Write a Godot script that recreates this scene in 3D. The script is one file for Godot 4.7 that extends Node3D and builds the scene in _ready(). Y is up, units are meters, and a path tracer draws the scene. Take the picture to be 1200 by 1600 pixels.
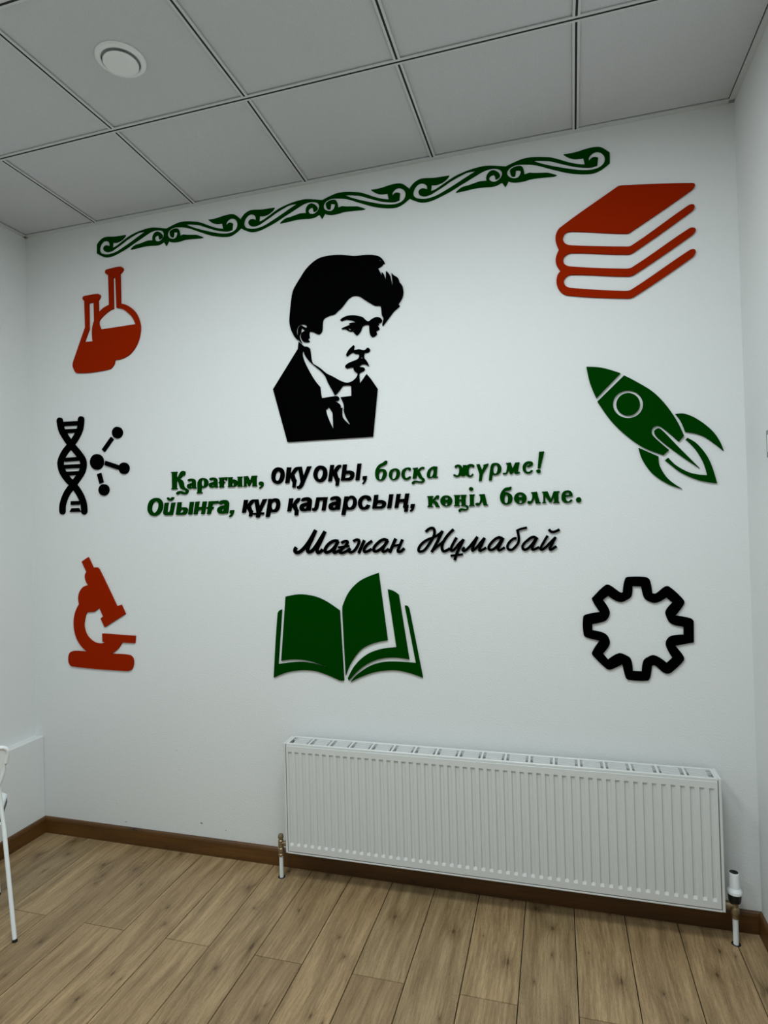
extends Node3D
# A corner of a school room: white wall with cut-out boards and lettering, panel radiator, laminate floor, tile ceiling with LED panels.
# Metres, y up. Back wall in the plane z = 0, left wall near x = 0, right wall at x = ROOM_W; the camera stands at z > 2.

const ROOM_W := 3.4998
const ROOM_D := 5.4
const ROOM_H := 3.2571
const SILL_X := 0.0535      # how far the lower left wall stands out
const SILL_Y := 0.517       # height of its ledge
const BOARD := 0.009        # thickness of the cut-out boards

var M := {}
var used := {}
var rng := RandomNumberGenerator.new()

func _ready() -> void:
	rng.seed = 7
	make_camera_and_light()
	make_materials()
	make_room()
	make_ceiling()
	make_floor()
	make_baseboards()
	make_radiator()
	make_valves()
	make_wall_art()
	make_lettering()
	make_vent()
	make_control_plate()
	make_chair()

# ---------------------------------------------------------------- camera and light
func make_camera_and_light() -> void:
	var cam := Camera3D.new()
	cam.name = "camera"
	add_child(cam)
	cam.position = Vector3(2.7759, 1.6498, 2.6614)
	cam.rotation_order = EULER_ORDER_YXZ
	cam.rotation = Vector3(0.011, 0.2773, -0.0274)
	cam.keep_aspect = Camera3D.KEEP_HEIGHT
	cam.fov = rad_to_deg(2.0 * atan(800.0 / 942.3056))
	cam.near = 0.05
	cam.current = true
	var env := Environment.new()
	env.background_mode = Environment.BG_COLOR
	env.background_color = Color(0, 0, 0)
	env.tonemap_mode = Environment.TONE_MAPPER_LINEAR
	env.tonemap_exposure = 1.0
	env.sdfgi_enabled = true
	env.ssao_enabled = true
	env.ssil_enabled = true
	var we := WorldEnvironment.new()
	we.name = "environment"
	we.environment = env
	add_child(we)
	# LED panels in the tile ceiling: one shows at the top left corner of the photograph, the rest of the room is lit the same way
	var cells := [Vector2(1.388, 1.518), Vector2(2.588, 1.518), Vector2(1.388, 2.718), Vector2(2.588, 2.718)]
	var where := ["beside the round air vent", "in the air vent's row, toward the right wall", "one row behind the air vent, toward the left wall", "one row behind the air vent, toward the right wall"]
	for i in 4:
		led_panel(Vector3(cells[i].x, ROOM_H, cells[i].y), "square white LED ceiling panel " + where[i])

func led_panel(at: Vector3, label: String) -> void:
	var t := thing("ceiling_light", label, "light", at, 0.0, "LED ceiling panels")
	var frame_m := mat(Color(0.85, 0.86, 0.86), 0.5)
	var st := SurfaceTool.new(); st.begin(Mesh.PRIMITIVE_TRIANGLES)
	for s in [-1, 1]:
		add_box(st, Vector3(s * 0.283, 0.004, 0), Vector3(0.02, 0.02, 0.586))
		add_box(st, Vector3(0, 0.004, s * 0.283), Vector3(0.546, 0.02, 0.02))
	obj("frame", st, frame_m, t)
	var glow := mat(Color(0.9, 0.92, 0.92), 0.6)
	glow.emission_enabled = true
	glow.emission = Color(0.95, 0.99, 1.0)
	glow.emission_energy_multiplier = 1.6
	st = SurfaceTool.new(); st.begin(Mesh.PRIMITIVE_TRIANGLES)
	add_box(st, Vector3(0, 0.009, 0), Vector3(0.546, 0.006, 0.546))
	obj("diffuser", st, glow, t)
	var l := AreaLight3D.new()
	l.name = "panel_light"
	l.area_size = Vector2(0.54, 0.54)
	l.light_color = Color(0.94, 0.985, 1.0)
	l.light_energy = LIGHT_E
	l.set("area_range", 12.0)
	l.shadow_enabled = true
	t.add_child(l)
	l.position = Vector3(0, -0.012, 0)
	l.rotation.x = -PI / 2

# ---------------------------------------------------------------- helpers
func mat(c: Color, rough := 0.6, metal := 0.0) -> StandardMaterial3D:
	var m := StandardMaterial3D.new()
	m.albedo_color = c
	m.roughness = rough
	m.metallic = metal
	return m

func numbered(called: String) -> String:
	used[called] = used.get(called, -1) + 1
	return called if used[called] == 0 else "%s_%03d" % [called, used[called]]

func thing(called: String, label: String, category: String, at := Vector3.ZERO, turn := 0.0, group := "") -> Node3D:
	var o := Node3D.new()
	o.name = numbered(called)
	add_child(o)
	o.position = at
	o.rotation.y = turn
	tag(o, label, category, group)
	return o

func tag(o: Node, label: String, category: String, group := "") -> void:
	o.set_meta("label", label)
	o.set_meta("category", category)
	if group:
		o.set_meta("group", group)

func place(called: String, mesh: Mesh, m: Material, parent: Node = self) -> MeshInstance3D:
	var o := MeshInstance3D.new()
	o.name = numbered(called) if parent == self else called
	o.mesh = mesh
	if m:
		o.material_override = m
	o.cast_shadow = GeometryInstance3D.SHADOW_CASTING_SETTING_ON
	parent.add_child(o, true)
	return o

func obj(called: String, st: SurfaceTool, m: Material, parent: Node = self) -> MeshInstance3D:
	return place(called, st.commit(), m, parent)

func struct(called: String, st: SurfaceTool, m: Material, label: String) -> MeshInstance3D:
	var o := obj(called, st, m)
	o.set_meta("kind", "structure")
	o.set_meta("label", label)
	return o

func start() -> SurfaceTool:
	var st := SurfaceTool.new()
	st.begin(Mesh.PRIMITIVE_TRIANGLES)
	return st

# a quad whose corners run counter-clockwise seen from its front
func quad(st: SurfaceTool, a: Vector3, b: Vector3, c: Vector3, d: Vector3, uv := []) -> void:
	var n := (b - a).cross(c - a)
	if n.length() < 1e-12:
		n = (c - a).cross(d - a)
	n = n.normalized()
	var p := [a, b, c, d]
	for i in [0, 2, 1, 0, 3, 2]:
		st.set_normal(n)
		st.set_uv(uv[i] if uv.size() == 4 else Vector2.ZERO)
		st.add_vertex(p[i])

func add_box(st: SurfaceTool, c: Vector3, s: Vector3, basis := Basis.IDENTITY) -> void:
	var h := s / 2
	var p := []
	for i in 8:
		p.append(c + basis * Vector3(h.x if i & 1 else -h.x, h.y if i & 2 else -h.y, h.z if i & 4 else -h.z))
	for f in [[4, 5, 7, 6], [1, 0, 2, 3], [5, 1, 3, 7], [0, 4, 6, 2], [6, 7, 3, 2], [0, 1, 5, 4]]:
		quad(st, p[f[0]], p[f[1]], p[f[2]], p[f[3]], [Vector2(0, 1), Vector2(1, 1), Vector2(1, 0), Vector2(0, 0)])

# a box with small chamfers along all edges
func add_bevel_box(st: SurfaceTool, c: Vector3, s: Vector3, b: float) -> void:
	var h := s / 2
	var i := h - Vector3(b, b, b)
	for ax in 3:
		for sg in [-1.0, 1.0]:
			var u := (ax + 1) % 3
			var v := (ax + 2) % 3
			var pts := []
			for k in [[-1, -1], [1, -1], [1, 1], [-1, 1]]:
				var q := Vector3.ZERO
				q[ax] = sg * h[ax]
				q[u] = k[0] * i[u]
				q[v] = k[1] * i[v]
				pts.append(c + q)
			if sg < 0:
				pts.reverse()
			quad(st, pts[0], pts[1], pts[2], pts[3])
	# edges
	for ax in 3:
		var u := (ax + 1) % 3
		var v := (ax + 2) % 3
		for su in [-1.0, 1.0]:
			for sv in [-1.0, 1.0]:
				var a := Vector3.ZERO
				var d := Vector3.ZERO
				a[u] = su * h[u]; a[v] = sv * i[v]
				d[u] = su * i[u]; d[v] = sv * h[v]
				var lo := Vector3.ZERO
				lo[ax] = -i[ax]
				var hi := -lo
				if su * sv > 0:
					quad(st, c + a + lo, c + d + lo, c + d + hi, c + a + hi)
				else:
					quad(st, c + d + lo, c + a + lo, c + a + hi, c + d + hi)
	for sx in [-1.0, 1.0]:
		for sy in [-1.0, 1.0]:
			for sz in [-1.0, 1.0]:
				var a := c + Vector3(sx * h.x, sy * i.y, sz * i.z)
				var d := c + Vector3(sx * i.x, sy * h.y, sz * i.z)
				var e := c + Vector3(sx * i.x, sy * i.y, sz * h.z)
				var n := Vector3(sx, sy, sz).normalized()
				for p in ([a, e, d] if sx * sy * sz > 0 else [a, d, e]):
					st.set_normal(n); st.set_uv(Vector2.ZERO); st.add_vertex(p)

# revolve a profile of (radius, height) about y, smooth except where the profile turns sharply
func add_lathe(st: SurfaceTool, at: Vector3, prof: Array, n := 28, basis := Basis.IDENTITY) -> void:
	for k in prof.size() - 1:
		var p: Vector2 = prof[k]
		var q: Vector2 = prof[k + 1]
		var nr := Vector2(q.y - p.y, p.x - q.x).normalized()
		for i in n:
			var a := TAU * i / n
			var b := TAU * (i + 1) / n
			var v := []
			for w in [[p, a], [p, b], [q, b], [q, a]]:
				v.append([at + basis * Vector3(w[0].x * cos(w[1]), w[0].y, w[0].x * sin(w[1])), basis * Vector3(nr.x * cos(w[1]), nr.y, nr.x * sin(w[1]))])
			for j in [0, 1, 2, 0, 2, 3]:
				st.set_normal(v[j][1]); st.set_uv(Vector2.ZERO); st.add_vertex(v[j][0])

# a round tube along points
func add_tube(st: SurfaceTool, pts: Array, r: float, n := 12, closed := false) -> void:
	var rings := []
	var m := pts.size()
	var up := Vector3.UP
	for i in m:
		var d: Vector3
		if closed:
			d = (pts[(i + 1) % m] - pts[(i + m - 1) % m]).normalized()
		else:
			d = (pts[mini(i + 1, m - 1)] - pts[maxi(i - 1, 0)]).normalized()
		var side := d.cross(up)
		if side.length() < 0.2:
			side = d.cross(Vector3.RIGHT)
		side = side.normalized()
		var top := side.cross(d)
		var ring := []
		for j in n:
			var a := TAU * j / n
			var o := side * cos(a) + top * sin(a)
			ring.append([pts[i] + o * r, o])
		rings.append(ring)
	for i in (m if closed else m - 1):
		var ra: Array = rings[i]
		var rb: Array = rings[(i + 1) % m]
		for j in n:
			var k := (j + 1) % n
			for v in [ra[j], rb[k], rb[j], ra[j], ra[k], rb[k]]:
				st.set_normal(v[1]); st.set_uv(Vector2.ZERO); st.add_vertex(v[0])
	if not closed:
		for e in [0, m - 1]:
			var c: Vector3 = pts[e]
			var nd: Vector3 = (pts[e] - pts[1 if e == 0 else m - 2]).normalized()
			for j in n:
				var pa: Vector3 = rings[e][j][0]
				var pb: Vector3 = rings[e][(j + 1) % n][0]
				for v in ([c, pb, pa] if (pa - c).cross(pb - c).dot(nd) > 0 else [c, pa, pb]):
					st.set_normal(nd); st.set_uv(Vector2.ZERO); st.add_vertex(v)

# ---------------------------------------------------------------- cut-out boards
# a smooth line through points given as x, y, corner
func flow(d: Array, closed: bool, steps := 5) -> PackedVector2Array:
	var p := []
	var c := []
	for i in range(0, d.size(), 3):
		p.append(Vector2(d[i], d[i + 1]))
		c.append(d[i + 2] == 1)
	var n := p.size()
	if not closed:
		c[0] = true
		c[n - 1] = true
	var out := PackedVector2Array()
	for i in (n if closed else n - 1):
		var j := (i + 1) % n
		var a: Vector2 = p[i]
		var b: Vector2 = p[j]
		out.append(a)
		if c[i] and c[j]:
			continue
		var len := a.distance_to(b) / 3.0
		var ha := a
		var hb := b
		if not c[i]:
			ha = a + (b - p[(i + n - 1) % n]).normalized() * len
		if not c[j]:
			hb = b - (p[(j + 1) % n] - a).normalized() * len
		if c[i]:
			ha = a.lerp(hb, 0.4)
		if c[j]:
			hb = b.lerp(ha, 0.4)
		for k in range(1, steps):
			out.append(a.bezier_interpolate(ha, hb, b, float(k) / steps))
	if not closed:
		out.append(p[n - 1])
	return out

func is_hole(q: PackedVector2Array) -> bool:
	return Geometry2D.is_polygon_clockwise(q)

func unite(region: Dictionary, poly: PackedVector2Array) -> void:
	var cur := poly
	var rest := []
	var new_holes := []
	for o in region.outer:
		var res := Geometry2D.merge_polygons(o, cur)
		var outers := []
		var holes := []
		for r in res:
			if is_hole(r):
				holes.append(r)
			else:
				outers.append(r)
		if outers.size() == 1:
			cur = outers[0]
			new_holes.append_array(holes)
		else:
			rest.append(o)
	rest.append(cur)
	region.outer = rest
	var kept := []
	for h in region.holes:
		for r in Geometry2D.clip_polygons(h, poly):
			if not is_hole(r):
				kept.append(r)
	for h in new_holes:
		h.reverse()
		kept.append(h)
	region.holes = kept

func circle(at: Vector2, r: float, n := 16) -> PackedVector2Array:
	var out := PackedVector2Array()
	for i in n:
		out.append(at + Vector2(cos(TAU * i / n), sin(TAU * i / n)) * r)
	return out

# adds and cuts -> outer loops (counter-clockwise) and holes
func region_of(ops: Array) -> Dictionary:
	var g := {"outer": [], "holes": []}
	for op in ops:
		if op[0] == "add":
			unite(g, flow(op[2], true))
		elif op[0] == "pen" or op[0] == "round_pen":
			var line := flow(op[2], false)
			var n := line.size()
			var parts := 1 if n < 4 else 4
			for k in parts:
				var a := (n - 1) * k / parts
				var b := (n - 1) * (k + 1) / parts
				for q in Geometry2D.offset_polyline(line.slice(a, b + 1), op[1] / 2.0, Geometry2D.JOIN_ROUND, Geometry2D.END_BUTT):
					if not is_hole(q):
						unite(g, q)
				if k > 0:
					unite(g, circle(line[a], op[1] / 2.0))
			if op[0] == "round_pen":
				unite(g, circle(line[0], op[1] / 2.0))
				unite(g, circle(line[n - 1], op[1] / 2.0))
	for op in ops:
		if op[0] == "cut":
			var q := flow(op[2], true)
			var sub := {"outer": g.holes, "holes": []}
			unite(sub, q)
			g.holes = sub.outer
	# resolve holes that reach the border
	var outs: Array = g.outer
	var inner := []
	for h in g.holes:
		var next := []
		for o in outs:
			for r in Geometry2D.clip_polygons(o, h):
				if is_hole(r):
					inner.append(r)
				else:
					next.append(r)
		outs = next
	return {"outer": outs, "holes": inner}

# split until no piece has a hole, then cut into triangles
func triangles(outer: PackedVector2Array, holes: Array, out: PackedVector2Array, depth := 0) -> void:
	if holes.is_empty() or depth > 12:
		var idx := Geometry2D.triangulate_polygon(outer)
		if idx.is_empty():
			for piece in Geometry2D.decompose_polygon_in_convex(outer):
				for k in range(1, piece.size() - 1):
					out.append_array(PackedVector2Array([piece[0], piece[k], piece[k + 1]]))
		for i in idx:
			out.append(outer[i])
		return
	var lo := 1e9
	var hi := -1e9
	for v in holes[0]:
		lo = minf(lo, v.x)
		hi = maxf(hi, v.x)
	var x := (lo + hi) / 2 + 0.013
	for side in 2:
		var half := PackedVector2Array([Vector2(-9000, -9000), Vector2(x, -9000), Vector2(x, 9000), Vector2(-9000, 9000)]) if side == 0 else PackedVector2Array([Vector2(x, -9000), Vector2(9000, -9000), Vector2(9000, 9000), Vector2(x, 9000)])
		for piece in Geometry2D.intersect_polygons(outer, half):
			var rem := [piece]
			var inner := []
			for h in holes:
				var next := []
				for q in rem:
					for r in Geometry2D.clip_polygons(q, h):
						if is_hole(r):
							inner.append(r)
						else:
							next.append(r)
				rem = next
			for q in rem:
				var mine := []
				for h in inner:
					if Geometry2D.is_point_in_polygon(h[0], q):
						mine.append(h)
				triangles(q, mine, out, depth + 1)

# a board cut to the outline, standing off the plane by its thickness; millimetres in, metres out, relative to base
func board_mesh(ops: Array, base: Vector2, thick: float, shift := Vector2.ZERO) -> ArrayMesh:
	var g := region_of(ops)
	var st := start()
	var f := func(v: Vector2, z: float) -> Vector3:
		return Vector3((v.x + shift.x - base.x) / 1000.0, (v.y + shift.y - base.y) / 1000.0, z)
	for o in g.outer:
		var mine := []
		for h in g.holes:
			if Geometry2D.is_point_in_polygon(h[0], o):
				mine.append(h)
		var tri := PackedVector2Array()
		triangles(o, mine, tri)
		for i in range(0, tri.size(), 3):
			var a := tri[i]
			var b := tri[i + 1]
			var c := tri[i + 2]
			if (b - a).cross(c - a) > 0:
				var s := b
				b = c
				c = s
			for v in [a, b, c]:
				st.set_normal(Vector3.BACK); st.set_uv(Vector2(v.x, v.y) / 500.0); st.add_vertex(f.call(v, thick))
			for v in [a, c, b]:
				st.set_normal(Vector3.FORWARD); st.set_uv(Vector2(v.x, v.y) / 500.0); st.add_vertex(f.call(v, 0.0))
	for loop in g.outer + g.holes:
		var n: int = loop.size()
		for i in n:
			var a: Vector2 = loop[i]
			var b: Vector2 = loop[(i + 1) % n]
			if a.distance_to(b) < 0.02:
				continue
			quad(st, f.call(a, 0.0), f.call(b, 0.0), f.call(b, thick), f.call(a, thick))
	return st.commit()

func bounds(pieces: Array) -> Rect2:
	var r := Rect2(Vector2(pieces[0][1][0][2][0], pieces[0][1][0][2][1]), Vector2.ZERO)
	for p in pieces:
		for op in p[1]:
			if op[0] != "cut":
				for i in range(0, op[2].size(), 3):
					r = r.expand(Vector2(op[2][i], op[2][i + 1]))
	return r

func wall_art(called: String, label: String, category: String, pieces: Array, m: Material, group := "") -> void:
	var r := bounds(pieces)
	var base := Vector2(r.position.x + r.size.x / 2, r.position.y)
	var at := Vector3(base.x / 1000.0, base.y / 1000.0, 0.0)
	if pieces.size() == 1 and pieces[0][0] == "":
		var o := place(called, board_mesh(pieces[0][1], base, BOARD), m)
		o.position = at
		tag(o, label, category, group)
		return
	var t := thing(called, label, category, at, 0.0, group)
	for p in pieces:
		place(p[0], board_mesh(p[1], base, BOARD), m, t)

func make_wall_art() -> void:
	wall_art("portrait_cutout", "black cut-out portrait of a man with swept hair in jacket and tie", "wall decoration", PORTRAIT, M.black)
	wall_art("flasks_cutout", "red cut-out of two laboratory flasks on white wall", "wall decoration", FLASKS, M.red)
	wall_art("dna_cutout", "black cut-out of a DNA double helix on white wall", "wall decoration", HELIX, M.black)
	wall_art("molecule_cutout", "black cut-out molecule of four dots and three bars beside the DNA helix", "wall decoration", MOLECULE, M.black)
	wall_art("microscope_cutout", "red cut-out of a microscope on white wall", "wall decoration", MICROSCOPE, M.red)
	wall_art("book_stack_cutout", "red cut-out of three stacked books on white wall", "wall decoration", BOOK_STACK, M.red)
	wall_art("rocket_cutout", "green cut-out rocket with round porthole flying up to the left", "wall decoration", ROCKET, M.green)
	wall_art("gear_cutout", "black cut-out gear ring with eight teeth above the radiator", "wall decoration", GEAR, M.black)
	wall_art("open_book_cutout", "green cut-out of an open book with raised pages", "wall decoration", OPEN_BOOK, M.green)
	# the ornament repeats one module three times
	var r := bounds(ORNAMENT)
	var base := Vector2(r.position.x - r.size.x / 2, r.position.y)
	var t := thing("ornament_border", "long green scrolling ornament strip under the ceiling", "wall decoration", Vector3(base.x / 1000.0, base.y / 1000.0, 0))
	for k in 3:
		place("ornament_module", board_mesh(ORNAMENT[0][1], base, 0.006, Vector2(-r.size.x * k, ORNAMENT_DROP * k)), M.green, t)

func make_lettering() -> void:
	var words := [
		["green upright serif word «Қарағым,» opening the first line of lettering", WORD_1, "green"],
		["short black bold italic word «оқу» in the first line of lettering", WORD_2, "black"],
		["black bold italic word «оқы,» with comma in the first line of lettering", WORD_3, "black"],
		["green slanted serif word «босқа» in the first line of lettering", WORD_4, "green"],
		["green slanted serif word «жүрме!» with exclamation mark ending the first line", WORD_5, "green"],
		["green bold italic word «Ойынға,» opening the second line of lettering", WORD_6, "green"],
		["black bold italic word «құр» in the second line of lettering", WORD_7, "black"],
		["long black bold italic word «қаларсың,» in the second line of lettering", WORD_8, "black"],
		["green upright serif word «көңіл» in the second line of lettering", WORD_9, "green"],
		["green upright serif word «бөлме.» with full stop ending the second line", WORD_10, "green"],
		["first word of the black handwritten-style signature under the lettering", WORD_11, "black"],
		["second word of the black handwritten-style signature, with a breve over its end", WORD_12, "black"],
	]
	for w in words:
		wall_art("lettering", w[0], "lettering", w[1], M.black if w[2] == "black" else M.green, "words on the wall")

# ---------------------------------------------------------------- materials
func noise_tex(freq: float, size := 512, normal := false, strength := 2.0, octaves := 3, sd := 1, ramp: Gradient = null) -> NoiseTexture2D:
	var n := FastNoiseLite.new()
	n.seed = sd
	n.frequency = freq
	n.noise_type = FastNoiseLite.TYPE_SIMPLEX_SMOOTH
	n.fractal_octaves = octaves
	var t := NoiseTexture2D.new()
	t.width = size
	t.height = size
	t.seamless = true
	t.noise = n
	t.as_normal_map = normal
	t.bump_strength = strength
	if ramp:
		t.color_ramp = ramp
	return t

func grad(a: Color, b: Color) -> Gradient:
	var g := Gradient.new()
	g.set_color(0, a)
	g.set_color(1, b)
	return g

func make_materials() -> void:
	# painted plaster: fine roller stipple
	var wall := mat(WALL_C, 0.75)
	wall.normal_enabled = true
	wall.normal_texture = noise_tex(0.06, 512, true, 3.0, 4, 11)
	wall.normal_scale = 0.4
	wall.uv1_triplanar = true
	wall.uv1_world_triplanar = true
	wall.uv1_scale = Vector3(3.5, 3.5, 3.5)
	M.wall = wall
	var tile := mat(Color.WHITE, 0.9)
	tile.albedo_texture = noise_tex(0.22, 512, false, 1.0, 3, 5, grad(TILE_A, TILE_B))
	tile.normal_enabled = true
	tile.normal_texture = noise_tex(0.22, 512, true, 4.0, 3, 5)
	tile.normal_scale = 0.3
	tile.uv1_triplanar = true
	tile.uv1_world_triplanar = true
	tile.uv1_scale = Vector3(2.2, 2.2, 2.2)
	M.tile = tile
	M.tbar = mat(TBAR_C, 0.5)
	# the ceiling bars carry a black line down their middle
	M.ceiling_bar_black_paint = mat(Color(0.015, 0.016, 0.016), 0.7)
	M.black = mat(BLACK_C, 0.55)
	M.green = mat(GREEN_C, 0.5)
	M.red = mat(RED_C, 0.5)
	for k in [M.black, M.green, M.red]:
		k.metallic_specular = 0.05
	M.enamel = mat(ENAMEL_C, 0.28)
	M.plastic = mat(Color(0.9, 0.91, 0.91), 0.3)
	M.dark_plastic = mat(Color(0.02, 0.02, 0.022), 0.4)
	M.brass = mat(Color(0.58, 0.51, 0.40), 0.38, 0.75)
	M.pipe = mat(Color(0.86, 0.88, 0.88), 0.35)
	M.control_plate_grey = mat(Color(0.52, 0.53, 0.535), 0.45)

# oak laminate: long grain that bends round knots, pores, dark knots
func oak(sd: int, base: Color, dark: Color, knots: int, w := 224, h := 1400, streak := 1.0, arcs := 1.0) -> ImageTexture:
	var r := RandomNumberGenerator.new()
	r.seed = sd
	var grain := FastNoiseLite.new()
	grain.seed = sd; grain.noise_type = FastNoiseLite.TYPE_SIMPLEX_SMOOTH; grain.frequency = 1.0; grain.fractal_octaves = 2
	var broad := FastNoiseLite.new()
	broad.seed = sd + 50; broad.noise_type = FastNoiseLite.TYPE_SIMPLEX_SMOOTH; broad.frequency = 1.0; broad.fractal_octaves = 2
	var ks := []
	for i in knots:
		ks.append([r.randf_range(0.12, 0.88) * w, r.randf_range(0.04, 0.96) * h, r.randf_range(4.0, 11.0) * (0.5 if i % 2 else 1.0), r.randf_range(1.4, 2.6)])
	var bytes := PackedByteArray()
	bytes.resize(w * h * 3)
	var tilt := r.randf_range(-0.012, 0.012)
	var k := 0
	for y in h:
		var lines := broad.get_noise_2d(3.3, y * 0.0016) * 12.0 + tilt * y
		var near := []
		for q in ks:
			if absf(y - q[1]) < q[2] * 14.0:
				near.append(q)
		for x in w:
			var u := x + lines
			var spot := 0.0
			for q in near:
				var dx: float = x - q[0]
				var dy: float = (y - q[1]) / q[3]
				var rr: float = q[2]
				var d2 := (dx * dx + dy * dy) / (rr * rr)
				if d2 < 30.0:
					var e := exp(-d2 * 0.16)
					u += signf(dx) * rr * 2.2 * e * (1.0 - exp(-absf(dx) / rr))
					spot = maxf(spot, exp(-d2 * 0.9))
					spot = maxf(spot, 0.42 * exp(-d2 * 0.13) * (1.0 + 0.6 * grain.get_noise_2d(x * 0.25, y * 0.06)))
			var fine := grain.get_noise_2d(u * 0.55, y * 0.011)
			var band := broad.get_noise_2d(u * 0.055, y * 0.0030)
			var tone := broad.get_noise_2d(u * 0.012 + 80.0, y * 0.0014)
			var pore := grain.get_noise_2d(u * 0.9 + 500.0, y * 0.028)
			var ring := fposmod(broad.get_noise_2d(u * 0.0085 + 40.0, y * 0.0011) * 15.0, 1.0)
			var arc := maxf(0.0, 1.0 - ring * 3.2) * 0.13 * arcs
			var v := 0.32 + 0.32 * fine * streak + 0.25 * band * streak + 0.26 * tone + arc + (0.20 if pore > 0.40 else 0.0) + spot * 0.85
			v = clampf(v, 0.0, 1.25)
			bytes[k] = int(clampf(lerpf(base.r, dark.r, v), 0, 1) * 255.0)
			bytes[k + 1] = int(clampf(lerpf(base.g, dark.g, v), 0, 1) * 255.0)
			bytes[k + 2] = int(clampf(lerpf(base.b, dark.b, v), 0, 1) * 255.0)
			k += 3
	return ImageTexture.create_from_image(Image.create_from_data(w, h, false, Image.FORMAT_RGB8, bytes))

# ---------------------------------------------------------------- room
func make_room() -> void:
	var t := 0.12
	var top := ROOM_H + 0.35
	var st := start()
	add_box(st, Vector3(ROOM_W / 2, top / 2, -t / 2), Vector3(ROOM_W + 2 * t, top, t))
	var wb := struct("wall_back", st, M.wall, "white painted back wall carrying the cut-outs and lettering")
	# small scuffs and stains low on the wall, thin smears of dirt with an outline of their own
	var scuff_m := mat(Color(0.60, 0.575, 0.50), 0.9)
	for s in [[0.574, 0.106, 9, 4], [1.024, 0.150, 12, 8], [0.889, 0.503, 5, 3], [0.680, 0.243, 3, 3], [0.520, 0.196, 3, 5], [0.904, 0.405, 3, 2], [0.80, 0.45, 2, 2], [0.75, 0.335, 2, 2], [1.16, 0.13, 7, 3]]:
		var pts := []
		for i in 9:
			var a := TAU * i / 9
			var rr := rng.randf_range(0.55, 1.1)
			pts.append_array([s[2] * cos(a) * rr * 0.7, s[3] * sin(a) * rr * 0.7, 0])
		var o := place("scuff", board_mesh([["add", 0, pts]], Vector2.ZERO, 0.0004), scuff_m, wb)
		o.position = Vector3(s[0], s[1], 0.0)
	st = start()
	add_box(st, Vector3(-t / 2, top / 2, ROOM_D / 2), Vector3(t, top, ROOM_D))
	var wl := struct("wall_left", st, M.wall, "white painted left wall above a shallow ledge")
	st = start()
	add_bevel_box(st, Vector3(SILL_X / 2 - 0.002, SILL_Y / 2, ROOM_D / 2), Vector3(SILL_X + 0.004, SILL_Y, ROOM_D), 0.003)
	obj("ledge", st, M.wall, wl)
	st = start()
	add_box(st, Vector3(ROOM_W + t / 2, top / 2, ROOM_D / 2), Vector3(t, top, ROOM_D))
	struct("wall_right", st, M.wall, "white painted right wall")
	st = start()
	add_box(st, Vector3(ROOM_W / 2, top / 2, ROOM_D + t / 2), Vector3(ROOM_W + 2 * t, top, t))
	struct("wall_front", st, M.wall, "white painted wall behind the viewer")

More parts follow.
